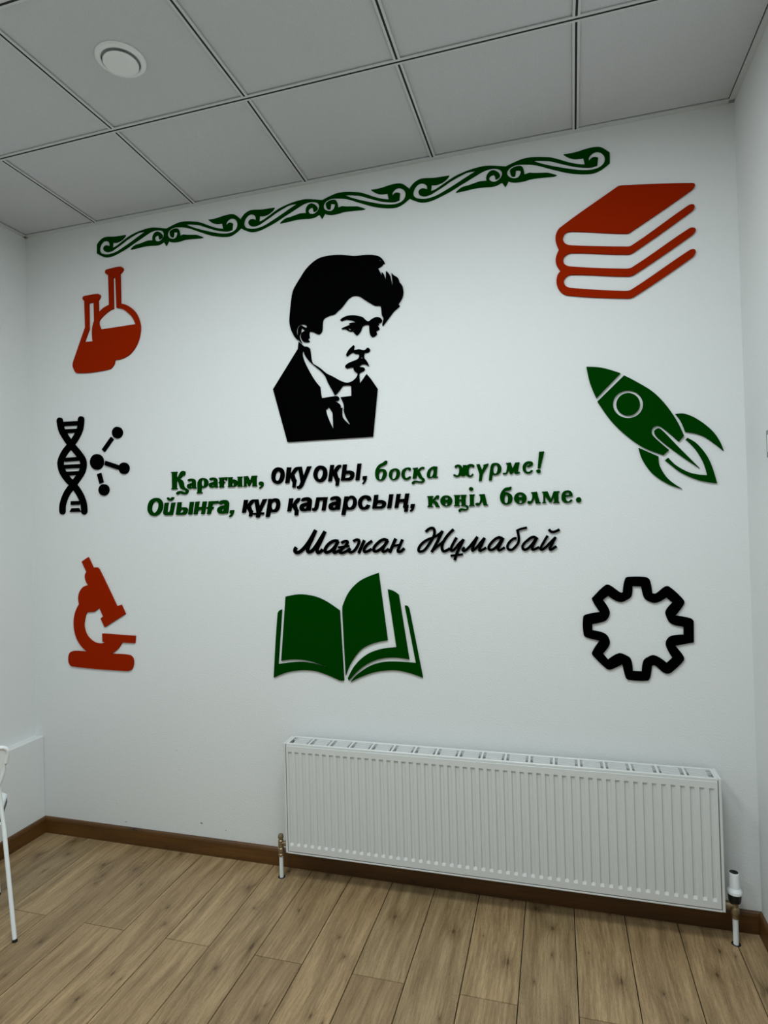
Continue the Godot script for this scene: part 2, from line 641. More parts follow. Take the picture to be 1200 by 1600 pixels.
func make_ceiling() -> void:
	var st := start()
	add_box(st, Vector3(ROOM_W / 2, ROOM_H + 0.3, ROOM_D / 2), Vector3(ROOM_W + 0.24, 0.1, ROOM_D + 0.24))
	var c := struct("ceiling", st, M.wall, "suspended ceiling of pale square tiles in a white metal grid")
	# grid nodes (x, z): the first two rows as measured, the rest on the 600 mm module
	var rows := []
	rows.append([0.0, 0.478, 1.073, 1.682, 2.295, 2.903, ROOM_W, 0.0, 0.0])
	rows.append([0.0, 0.503, 1.096, 1.694, 2.288, 2.887, ROOM_W, 0.603, 0.612])
	var k := 0
	while true:
		var z := 0.612 + 0.6 * (k + 1)
		if z > ROOM_D - 0.05:
			break
		rows.append([0.0, 0.488, 1.088, 1.688, 2.288, 2.888, ROOM_W, z, z])
		k += 1
	rows.append([0.0, 0.488, 1.088, 1.688, 2.288, 2.888, ROOM_W, ROOM_D, ROOM_D])
	var node := func(r: int, i: int) -> Vector3:
		var w: Array = rows[r]
		return Vector3(w[i], ROOM_H, w[7] + (w[8] - w[7]) * minf(1.0, w[i] / 1.1))
	var lights := [[2, 2], [2, 4], [4, 2], [4, 4]]
	for r in rows.size() - 1:
		for i in 6:
			if [r, i] in lights:
				continue
			var a: Vector3 = node.call(r, i)
			var b: Vector3 = node.call(r, i + 1)
			var d: Vector3 = node.call(r + 1, i)
			var e: Vector3 = node.call(r + 1, i + 1)
			if i == 0:
				a.x += 0.0255; d.x += 0.0255
			if i == 5:
				b.x -= 0.0255; e.x -= 0.0255
			if r == 0:
				a.z += 0.0255; b.z += 0.0255
			if r == rows.size() - 2:
				d.z -= 0.0255; e.z -= 0.0255
			var lo := Vector3(0, 0.0025 + 0.0012 * rng.randf(), 0)
			var hi := Vector3(0, 0.018, 0)
			st = start()
			quad(st, a + lo, b + lo, e + lo, d + lo)
			quad(st, a + hi, d + hi, e + hi, b + hi)
			quad(st, a + lo, a + hi, b + hi, b + lo)
			quad(st, d + lo, e + lo, e + hi, d + hi)
			quad(st, a + lo, d + lo, d + hi, a + hi)
			quad(st, b + lo, b + hi, e + hi, e + lo)
			obj("ceiling_tile", st, M.tile, c)
	# main runners along x, cross tees along z between them, each with a dark groove down the middle
	for r in range(1, rows.size() - 1):
		for i in 6:
			tee(c, node.call(r, i), node.call(r, i + 1), 0.0)
	for r in rows.size() - 1:
		for i in range(1, 6):
			tee(c, node.call(r, i), node.call(r + 1, i), 0.012)
	# wall angle
	st = start()
	add_box(st, Vector3(ROOM_W / 2, ROOM_H - 0.001, 0.011), Vector3(ROOM_W, 0.007, 0.022))
	add_box(st, Vector3(ROOM_W / 2, ROOM_H - 0.001, ROOM_D - 0.011), Vector3(ROOM_W, 0.007, 0.022))
	add_box(st, Vector3(0.011, ROOM_H - 0.001, ROOM_D / 2), Vector3(0.022, 0.007, ROOM_D))
	add_box(st, Vector3(ROOM_W - 0.011, ROOM_H - 0.001, ROOM_D / 2), Vector3(0.022, 0.007, ROOM_D))
	obj("wall_angle", st, M.tbar, c)

func tee(parent: Node, a: Vector3, b: Vector3, trim: float) -> void:
	var d := (b - a).normalized()
	var s := d.cross(Vector3.UP).normalized()
	a += d * trim
	b -= d * trim
	var mid := (a + b) / 2
	var basis := Basis(s, Vector3.UP, d)
	var length := a.distance_to(b)
	var st := start()
	for sg in [-1.0, 1.0]:
		add_box(st, mid + s * sg * 0.0081 + Vector3(0, -0.001, 0), Vector3(0.0084, 0.004, length), basis)
	var o := obj("grid_bar", st, M.tbar, parent)
	st = start()
	add_box(st, mid + Vector3(0, -0.0002, 0), Vector3(0.0078, 0.0052, length), basis)
	obj("black_line", st, M.ceiling_bar_black_paint, o)

func make_floor() -> void:
	var st := start()
	add_box(st, Vector3(ROOM_W / 2, -0.07, ROOM_D / 2), Vector3(ROOM_W + 0.24, 0.12, ROOM_D + 0.24))
	var f := struct("floor", st, mat(Color(0.10, 0.08, 0.06), 0.9), "light oak laminate floor of long planks running to the back wall")
	var tex := []
	for i in 5:
		var m := mat(Color.WHITE, 0.42)
		var k: float = [1.0, 0.93, 1.04, 0.97, 1.02][i]
		var warm: float = [1.0, 1.015, 1.0, 0.985, 1.01][i]
		m.albedo_texture = oak(100 + i * 17, Color(OAK_A.r * k * warm, OAK_A.g * k, OAK_A.b * k), OAK_B, [5, 7, 4, 6, 5][i], 224, 1400, 1.0, [1.0, 0.5, 0.0, 0.9, 0.4][i])
		m.roughness = FLOOR_R
		tex.append(m)
	var w := 0.1965
	var x := 0.6395 - 4 * w
	var col := 0
	while x < ROOM_W:
		var a := maxf(x, 0.0)
		var b := minf(x + w, ROOM_W)
		if b - a > 0.01:
			# rows of planks: every other row has its joint 0.58 m from the wall
			var z := 0.58 - 1.29 if col % 2 == 1 else 0.58 - 0.645
			while z < ROOM_D:
				var za := maxf(z, 0.0)
				var zb := minf(z + 1.29, ROOM_D)
				if zb > za + 0.01:
					plank(f, a, b, za, zb, x, z, w, tex[rng.randi_range(0, 4)], rng.randf() < 0.5)
				z += 1.29
		x += w
		col += 1

func plank(parent: Node, a: float, b: float, za: float, zb: float, x: float, z: float, w: float, m: Material, turn: bool) -> void:
	var st := start()
	var g := 0.0015
	var e := 0.0007
	var uv := func(px: float, pz: float) -> Vector2:
		var q := Vector2((px - x) / w, (pz - z) / 1.29)
		return Vector2.ONE - q if turn else q
	var x0 := a + g
	var x1 := b - g
	var z0 := za + g
	var z1 := zb - g
	var top := [Vector3(x0 + e, 0, z0 + e), Vector3(x0 + e, 0, z1 - e), Vector3(x1 - e, 0, z1 - e), Vector3(x1 - e, 0, z0 + e)]
	var low := [Vector3(x0, -0.0013, z0), Vector3(x0, -0.0013, z1), Vector3(x1, -0.0013, z1), Vector3(x1, -0.0013, z0)]
	var und := []
	for v in low:
		und.append(v + Vector3(0, -0.0087, 0))
	var uvs := []
	for v in top:
		uvs.append(uv.call(v.x, v.z))
	quad(st, top[0], top[1], top[2], top[3], uvs)
	for i in 4:
		var j := (i + 1) % 4
		var q := [uv.call(low[i].x, low[i].z), uv.call(low[j].x, low[j].z), uvs[j], uvs[i]]
		quad(st, low[i], low[j], top[j], top[i], q)
		quad(st, und[i], und[j], low[j], low[i], q)
	obj("plank", st, m, parent)

func make_baseboards() -> void:
	var m := mat(Color.WHITE, 0.45)
	m.albedo_texture = oak(900, SKIRT_A, SKIRT_B, 2, 128, 1024, 0.8)
	var h := 0.083
	var prof := [Vector2(0.015, 0.0), Vector2(0.015, h - 0.014), Vector2(0.012, h - 0.005), Vector2(0.007, h), Vector2(0.0, h)]
	skirting("baseboard_back", Vector3(SILL_X, 0, 0), Vector3(ROOM_W, 0, 0), Vector3.BACK, prof, m, "brown wood skirting board along the back wall")
	skirting("baseboard_left", Vector3(SILL_X, 0, ROOM_D), Vector3(SILL_X, 0, 0), Vector3.RIGHT, prof, m, "brown wood skirting board along the left wall")
	skirting("baseboard_right", Vector3(ROOM_W, 0, 0), Vector3(ROOM_W, 0, ROOM_D), Vector3.LEFT, prof, m, "brown wood skirting board along the right wall")
	skirting("baseboard_front", Vector3(ROOM_W, 0, ROOM_D), Vector3(SILL_X, 0, ROOM_D), Vector3.FORWARD, prof, m, "brown wood skirting board along the wall behind the viewer")

func skirting(called: String, a: Vector3, b: Vector3, out: Vector3, prof: Array, m: Material, label: String) -> void:
	var st := start()
	var length := a.distance_to(b)
	var d := (b - a).normalized()
	var run := 0.0
	for i in prof.size() - 1:
		var p: Vector2 = prof[i]
		var q: Vector2 = prof[i + 1]
		var ra := run
		run += p.distance_to(q)
		# mitred ends
		var pa := a + out * p.x + d * p.x + Vector3(0, p.y, 0)
		var pb := b + out * p.x - d * p.x + Vector3(0, p.y, 0)
		var qa := a + out * q.x + d * q.x + Vector3(0, q.y, 0)
		var qb := b + out * q.x - d * q.x + Vector3(0, q.y, 0)
		quad(st, pa, pb, qb, qa, [Vector2(ra / 0.1, 0), Vector2(ra / 0.1, length / 1.3), Vector2(run / 0.1, length / 1.3), Vector2(run / 0.1, 0)])
	struct(called, st, m, label)

# ---------------------------------------------------------------- radiator
func make_radiator() -> void:
	var x0 := 1.547
	var x1 := 3.345
	var y0 := 0.138
	var y1 := 0.637
	var zb := 0.032
	var zf := 0.135
	var t := thing("radiator", "long white steel panel radiator with ribbed front under the cut-outs", "radiator", Vector3((x0 + x1) / 2, y0, (zb + zf) / 2))
	var off := -t.position
	var n := 53
	var pitch := (3.311 - 1.580) / 52.0
	# ribbed front: flutes pressed in, with sloping ends
	var xs := [x0 + 0.0145]
	var dep := [0]
	for i in n:
		var c := 1.580 + pitch * i
		xs.append_array([c - 0.0095, c - 0.0055, c + 0.0055, c + 0.0095])
		dep.append_array([0, 1, 1, 0])
	xs.append(x1 - 0.0145)
	dep.append(0)
	var yb := y0 + 0.0115
	var yt := y1 - 0.012
	var ys := [yb, 0.175, 0.186, 0.592, 0.6005, yt]
	var dv := [0, 0, 1, 1, 0, 0]
	var press := 0.0062
	var st := start()
	for j in ys.size() - 1:
		for i in xs.size() - 1:
			var p := []
			for q in [[i, j], [i + 1, j], [i + 1, j + 1], [i, j + 1]]:
				p.append(off + Vector3(xs[q[0]], ys[q[1]], zf - press * dep[q[0]] * dv[q[1]]))
			quad(st, p[0], p[1], p[2], p[3])
	# rolled rim of the front sheet
	var r := 0.004
	var xa: float = xs[0]
	var xz: float = xs[xs.size() - 1]
	var rim := [[Vector3(xa, yb, zf), Vector3(xz, yb, zf), Vector3(0, -1, 0)], [Vector3(xz, yb, zf), Vector3(xz, yt, zf), Vector3(1, 0, 0)], [Vector3(xz, yt, zf), Vector3(xa, yt, zf), Vector3(0, 1, 0)], [Vector3(xa, yt, zf), Vector3(xa, yb, zf), Vector3(-1, 0, 0)]]
	for e in rim:
		var o: Vector3 = e[2] * 0.0012
		var back := Vector3(0, 0, -0.002)
		quad(st, off + e[1], off + e[0], off + e[0] + o + back, off + e[1] + o + back)
		quad(st, off + e[1] + o + back, off + e[0] + o + back, off + e[0] + o + back * 5, off + e[1] + o + back * 5)
	obj("front_panel", st, M.enamel, t)
	st = start()
	add_box(st, off + Vector3((x0 + x1) / 2, (y0 + y1) / 2 - 0.006, zb + 0.008), Vector3(x1 - x0 - 0.02, y1 - y0 - 0.03, 0.016))
	obj("back_panel", st, M.enamel, t)
	for s in [x0, x1 - 0.010]:
		st = start()
		add_bevel_box(st, off + Vector3(s + 0.005, (y0 + y1) / 2, (zb + zf) / 2 - 0.001), Vector3(0.010, y1 - y0, zf - zb - 0.002), 0.0015)
		obj("side_panel", st, M.enamel, t)
	st = start()
	add_bevel_box(st, off + Vector3((x0 + x1) / 2, y0 + 0.0032, zf - 0.008), Vector3(x1 - x0 - 0.021, 0.0064, 0.014), 0.001)
	obj("bottom_lip", st, M.enamel, t)
	st = start()
	var fins := 44
	for i in fins:
		add_box(st, off + Vector3(x0 + 0.04 + (x1 - x0 - 0.08) * i / (fins - 1.0), 0.37, (zb + zf) / 2 - 0.002), Vector3(0.012, 0.36, 0.05))
	var fin := obj("convector", st, M.enamel, t)
	fin.set_meta("label", "convector fins inside the radiator")
	# top grille
	var g := Node3D.new()
	g.name = "top_grille"
	t.add_child(g)
	for s in [zb + 0.007, zf - 0.0105]:
		st = start()
		add_bevel_box(st, off + Vector3((x0 + x1) / 2, y1 - 0.006, s), Vector3(x1 - x0 - 0.021, 0.010, 0.012), 0.0015)
		obj("rail", st, M.enamel, g)
	for s in [x0 + 0.0145, x1 - 0.0145]:
		st = start()
		add_box(st, off + Vector3(s, y1 - 0.004, (zb + zf) / 2 - 0.002), Vector3(0.014, 0.004, zf - zb - 0.028))
		obj("end_plate", st, M.enamel, g)
	var ga := x0 + 0.0215
	var gb := x1 - 0.0215
	var cell := (gb - ga) / 18.0
	var bar := BoxMesh.new()
	bar.size = Vector3(0.009, 0.006, zf - zb - 0.028)
	var sl := start()
	for k in 7:
		add_box(sl, Vector3(0, -0.001, -0.0315 + k * 0.0105), Vector3(cell - 0.034, 0.003, 0.0056))
	for k in [-0.33, 0.0, 0.33]:
		add_box(sl, Vector3(k * cell, -0.004, 0), Vector3(0.003, 0.003, 0.073))
	var slats := sl.commit()
	for i in 18:
		if i > 0:
			var b := place("cross_bar", bar, M.enamel, g)
			b.position = off + Vector3(ga + cell * i, y1 - 0.005, (zb + zf) / 2 - 0.002)
		var q := place("slats", slats, M.enamel, g)
		q.position = off + Vector3(ga + cell * (i + 0.5), y1 - 0.005, (zb + zf) / 2 - 0.002)
	# wall brackets
	for s in [1.80, 3.10]:
		st = start()
		add_box(st, off + Vector3(s, 0.37, zb / 2), Vector3(0.04, 0.34, zb))
		obj("bracket", st, M.enamel, t)

func make_valves() -> void:
	# lockshield valve at the left end
	var at := Vector3(1.503, 0, 0.092)
	var t := thing("lockshield_valve", "small brass valve on white pipe at the left end of the radiator", "valve", at)
	var st := start()
	add_lathe(st, Vector3.ZERO, [Vector2(0.0095, -0.004), Vector2(0.0095, 0.102)], 20)
	var p := obj("pipe", st, M.pipe, t)
	st = start()
	add_lathe(st, Vector3.ZERO, [Vector2(0.0, 0.001), Vector2(0.017, 0.001), Vector2(0.0165, -0.003)], 20)
	obj("pipe_hole", st, M.dark_plastic, p)
	st = start()
	add_lathe(st, Vector3.ZERO, [Vector2(0.0095, 0.098), Vector2(0.0135, 0.100), Vector2(0.0135, 0.108), Vector2(0.011, 0.111), Vector2(0.011, 0.116)], 20)
	obj("compression_ring", st, M.brass, t)
	st = start()
	add_lathe(st, Vector3.ZERO, [Vector2(0.011, 0.114), Vector2(0.0160, 0.117), Vector2(0.0160, 0.134), Vector2(0.0125, 0.139), Vector2(0.0115, 0.150), Vector2(0.0115, 0.160)], 6)
	obj("nut", st, M.brass, t)
	st = start()
	add_lathe(st, Vector3.ZERO, [Vector2(0.012, 0.136), Vector2(0.0125, 0.170), Vector2(0.0095, 0.173), Vector2(0.0095, 0.178), Vector2(0.0125, 0.180), Vector2(0.0130, 0.190), Vector2(0.0105, 0.197), Vector2(0.0, 0.200)], 24)
	obj("body", st, M.brass, t)
	st = start()
	var side := Basis(Vector3.BACK, -PI / 2)
	add_lathe(st, Vector3(0, 0.158, 0), [Vector2(0.0085, 0.0), Vector2(0.0085, 0.018), Vector2(0.0125, 0.019), Vector2(0.0125, 0.034), Vector2(0.0085, 0.036), Vector2(0.0085, 0.054)], 20, side)
	obj("union", st, M.brass, t)
	# thermostatic valve at the right end
	at = Vector3(3.386, 0, 0.090)
	t = thing("thermostatic_valve", "white thermostatic valve with black ring on pipe at the right end of radiator", "valve", at)
	st = start()
	add_lathe(st, Vector3.ZERO, [Vector2(0.0100, -0.004), Vector2(0.0100, 0.104)], 20)
	p = obj("pipe", st, M.pipe, t)
	st = start()
	add_lathe(st, Vector3.ZERO, [Vector2(0.0, 0.001), Vector2(0.0165, 0.001), Vector2(0.016, -0.003)], 20)
	obj("pipe_hole", st, M.dark_plastic, p)
	st = start()
	add_lathe(st, Vector3.ZERO, [Vector2(0.0100, 0.098), Vector2(0.0125, 0.099), Vector2(0.0125, 0.112), Vector2(0.0150, 0.115), Vector2(0.0160, 0.124), Vector2(0.0150, 0.135), Vector2(0.0120, 0.142), Vector2(0.0120, 0.166)], 24)
	obj("body", st, M.brass, t)
	st = start()
	side = Basis(Vector3.BACK, PI / 2)
	add_lathe(st, Vector3(0, 0.146, 0), [Vector2(0.010, 0.0), Vector2(0.010, 0.018), Vector2(0.0145, 0.019), Vector2(0.0145, 0.034), Vector2(0.009, 0.036), Vector2(0.009, 0.048)], 20, side)
	obj("union", st, M.brass, t)
	st = start()
	add_lathe(st, Vector3.ZERO, [Vector2(0.0, 0.160), Vector2(0.019, 0.160), Vector2(0.0215, 0.166), Vector2(0.0235, 0.188), Vector2(0.0245, 0.196), Vector2(0.0, 0.196)], 32)
	obj("collar", st, M.dark_plastic, t)
	st = start()
	add_lathe(st, Vector3.ZERO, [Vector2(0.0, 0.194), Vector2(0.0265, 0.194), Vector2(0.0265, 0.203), Vector2(0.0235, 0.209), Vector2(0.0200, 0.215), Vector2(0.0180, 0.268), Vector2(0.0172, 0.2715), Vector2(0.0158, 0.272), Vector2(0.0155, 0.264)], 32)
	var head := obj("head", st, M.plastic, t)
	st = start()
	add_lathe(st, Vector3.ZERO, [Vector2(0.0158, 0.2715), Vector2(0.0135, 0.2700), Vector2(0.006, 0.2675), Vector2(0.0, 0.2675)], 28)
	obj("cap", st, M.dark_plastic, head)

# ---------------------------------------------------------------- small things
func make_vent() -> void:
	var t := thing("air_vent", "round white air vent with central disc in a ceiling tile", "vent", Vector3(1.378, ROOM_H, 0.912))
	var st := start()
	add_lathe(st, Vector3.ZERO, [Vector2(0.063, -0.0045), Vector2(0.066, -0.007), Vector2(0.071, -0.007), Vector2(0.079, -0.004), Vector2(0.083, 0.0005), Vector2(0.083, 0.003)], 64)
	obj("flange", st, M.plastic, t)
	st = start()
	add_lathe(st, Vector3.ZERO, [Vector2(0.0, -0.0165), Vector2(0.052, -0.0165), Vector2(0.0570, -0.0155), Vector2(0.0585, -0.013), Vector2(0.0575, -0.0105), Vector2(0.046, -0.004), Vector2(0.02, 0.004), Vector2(0.0, 0.005)], 64)
	obj("disc", st, M.plastic, t)
	st = start()
	add_lathe(st, Vector3.ZERO, [Vector2(0.0, 0.034), Vector2(0.0630, 0.034), Vector2(0.0630, -0.0045)], 48)
	add_lathe(st, Vector3.ZERO, [Vector2(0.006, 0.003), Vector2(0.006, 0.034)], 12)
	obj("duct", st, M.dark_plastic, t)

func make_control_plate() -> void:
	# only its far edge shows in the photograph
	var t := thing("control_plate", "small grey control plate on the right wall beside the rocket cut-out", "control plate", Vector3(ROOM_W, 1.826, 0.315))
	var st := start()
	add_bevel_box(st, Vector3(-0.005, 0.0475, 0), Vector3(0.010, 0.095, 0.09), 0.002)
	obj("plate", st, M.control_plate_grey, t)
	st = start()
	add_bevel_box(st, Vector3(-0.0115, 0.0475, 0), Vector3(0.005, 0.06, 0.045), 0.0015)
	obj("rocker", st, M.plastic, t)

func make_chair() -> void:
	var t := thing("chair", "white chair with perforated plastic back and tubular legs by the left wall", "chair", CHAIR_AT, deg_to_rad(CHAIR_TURN))
	# seat: rounded white shell on a black pad
	var sw := 0.212
	var zf := -0.155
	var zr := 0.15
	var outline := []
	for c in [[sw - 0.045, zr - 0.045, 0.0], [-sw + 0.045, zr - 0.045, 1.0], [-sw + 0.045, zf + 0.045, 2.0], [sw - 0.045, zf + 0.045, 3.0]]:
		for k in 7:
			var a: float = (c[2] + k / 6.0) * PI / 2
			var sz: float = c[1] + 0.045 * sin(a)
			outline.append(Vector2((c[0] + 0.045 * cos(a)) * lerpf(1.0, 0.78, (sz - zf) / (zr - zf)), sz))
	var st := start()
	slab(st, outline, 0.432, 0.446, 0.006)
	obj("seat", st, M.plastic, t)
	var inner := []
	for v in outline:
		inner.append(v)
	st = start()
	slab(st, inner, 0.408, 0.432, 0.0)
	obj("seat_pad", st, M.dark_plastic, t)
	# backrest: plate with rows of holes, wider at the top, leaning back
	var d := []
	for q in [[-145, 0], [145, 0], [170, 14], [200, 140], [194, 168], [165, 178], [-165, 178], [-194, 168], [-200, 140], [-170, 14]]:
		d.append_array([q[0], q[1], 0])
	var ops := [["add", 0, d]]
	for r in 5:
		for c in range(-6, 7):
			var hole := []
			for k in 8:
				hole.append_array([c * 25.0 + 7.0 * cos(TAU * k / 8), 30 + r * 29 + 7.0 * sin(TAU * k / 8), 0])
			ops.append(["cut", 0, hole])
	var lean := Basis(Vector3.RIGHT, deg_to_rad(13.0))
	var b := place("backrest", board_mesh(ops, Vector2.ZERO, 0.006), M.plastic, t)
	b.position = Vector3(0, 0.588, 0.172)
	b.basis = lean
	st = start()
	var rim := []
	for v in flow(d, true, 4):
		rim.append(Vector3(v.x / 1000.0, v.y / 1000.0, 0.003))
	add_tube(st, rim, 0.008, 10, true)
	obj("rim", st, M.plastic, b)
	# legs: white tube, the rear pair carries the back
	for s in [-1.0, 1.0]:
		st = start()
		add_tube(st, [Vector3(s * 0.160, 0.66, 0.182), Vector3(s * 0.168, 0.58, 0.170), Vector3(s * 0.175, 0.50, 0.172), Vector3(s * 0.183, 0.42, 0.190), Vector3(s * 0.209, 0.010, 0.282)], 0.0085, 12)
		var l := obj("leg", st, M.plastic, t)
		st = start()
		add_tube(st, [Vector3(s * 0.2090, 0.009, 0.2818), Vector3(s * 0.2096, 0.0, 0.2840)], 0.0100, 12)
		obj("foot", st, M.dark_plastic, l)
		st = start()
		add_tube(st, [Vector3(s * 0.150, 0.415, -0.05), Vector3(s * 0.152, 0.405, -0.07), Vector3(s * 0.165, 0.010, -0.125)], 0.0085, 12)
		l = obj("leg", st, M.plastic, t)
		st = start()
		add_tube(st, [Vector3(s * 0.165, 0.009, -0.125), Vector3(s * 0.165, 0.0, -0.126)], 0.0100, 12)
		obj("foot", st, M.dark_plastic, l)
		st = start()
		add_tube(st, [Vector3(s * 0.150, 0.405, -0.08), Vector3(s * 0.140, 0.400, 0.11), Vector3(s * 0.175, 0.440, 0.182)], 0.007, 12)
		obj("seat_rail", st, M.plastic, t)

# a flat shape in x and z between two heights, top edge eased
func slab(st: SurfaceTool, o: Array, y0: float, y1: float, ease: float) -> void:
	var n := o.size()
	var mid := Vector2.ZERO
	for v in o:
		mid += v / n
	for i in n:
		var a: Vector2 = o[i]
		var b: Vector2 = o[(i + 1) % n]
		var ia := a - (a - mid).normalized() * ease
		var ib := b - (b - mid).normalized() * ease
		quad(st, Vector3(b.x, y0, b.y), Vector3(a.x, y0, a.y), Vector3(a.x, y1 - ease, a.y), Vector3(b.x, y1 - ease, b.y))
		if ease > 0:
			quad(st, Vector3(b.x, y1 - ease, b.y), Vector3(a.x, y1 - ease, a.y), Vector3(ia.x, y1, ia.y), Vector3(ib.x, y1, ib.y))
		for v in [[Vector3(ia.x, y1, ia.y), Vector3(ib.x, y1, ib.y), Vector3(mid.x, y1, mid.y), Vector3.UP], [Vector3(a.x, y0, a.y), Vector3(b.x, y0, b.y), Vector3(mid.x, y0, mid.y), Vector3.DOWN]]:
			for k in 3:
				st.set_normal(v[3]); st.set_uv(Vector2.ZERO); st.add_vertex(v[k])

# ---------------------------------------------------------------- colours and numbers tuned against the photograph
const LIGHT_E := 2.2
const WALL_C := Color(0.85, 0.857, 0.852)
const TILE_A := Color(0.735, 0.742, 0.75)
const TILE_B := Color(0.83, 0.837, 0.845)
const TBAR_C := Color(0.80, 0.81, 0.81)
const BLACK_C := Color(0.008, 0.009, 0.009)
const GREEN_C := Color(0.006, 0.203, 0.008)
const RED_C := Color(0.56, 0.128, 0.012)
const ENAMEL_C := Color(0.81, 0.815, 0.805)
const OAK_A := Color(0.66, 0.56, 0.415)
const OAK_B := Color(0.37, 0.29, 0.185)
const FLOOR_R := 0.42
const SKIRT_A := Color(0.40, 0.255, 0.08)
const SKIRT_B := Color(0.20, 0.12, 0.025)
const CHAIR_AT := Vector3(0.295, 0, 0.72)
const CHAIR_TURN := 50.0
const ORNAMENT_DROP := 0.0

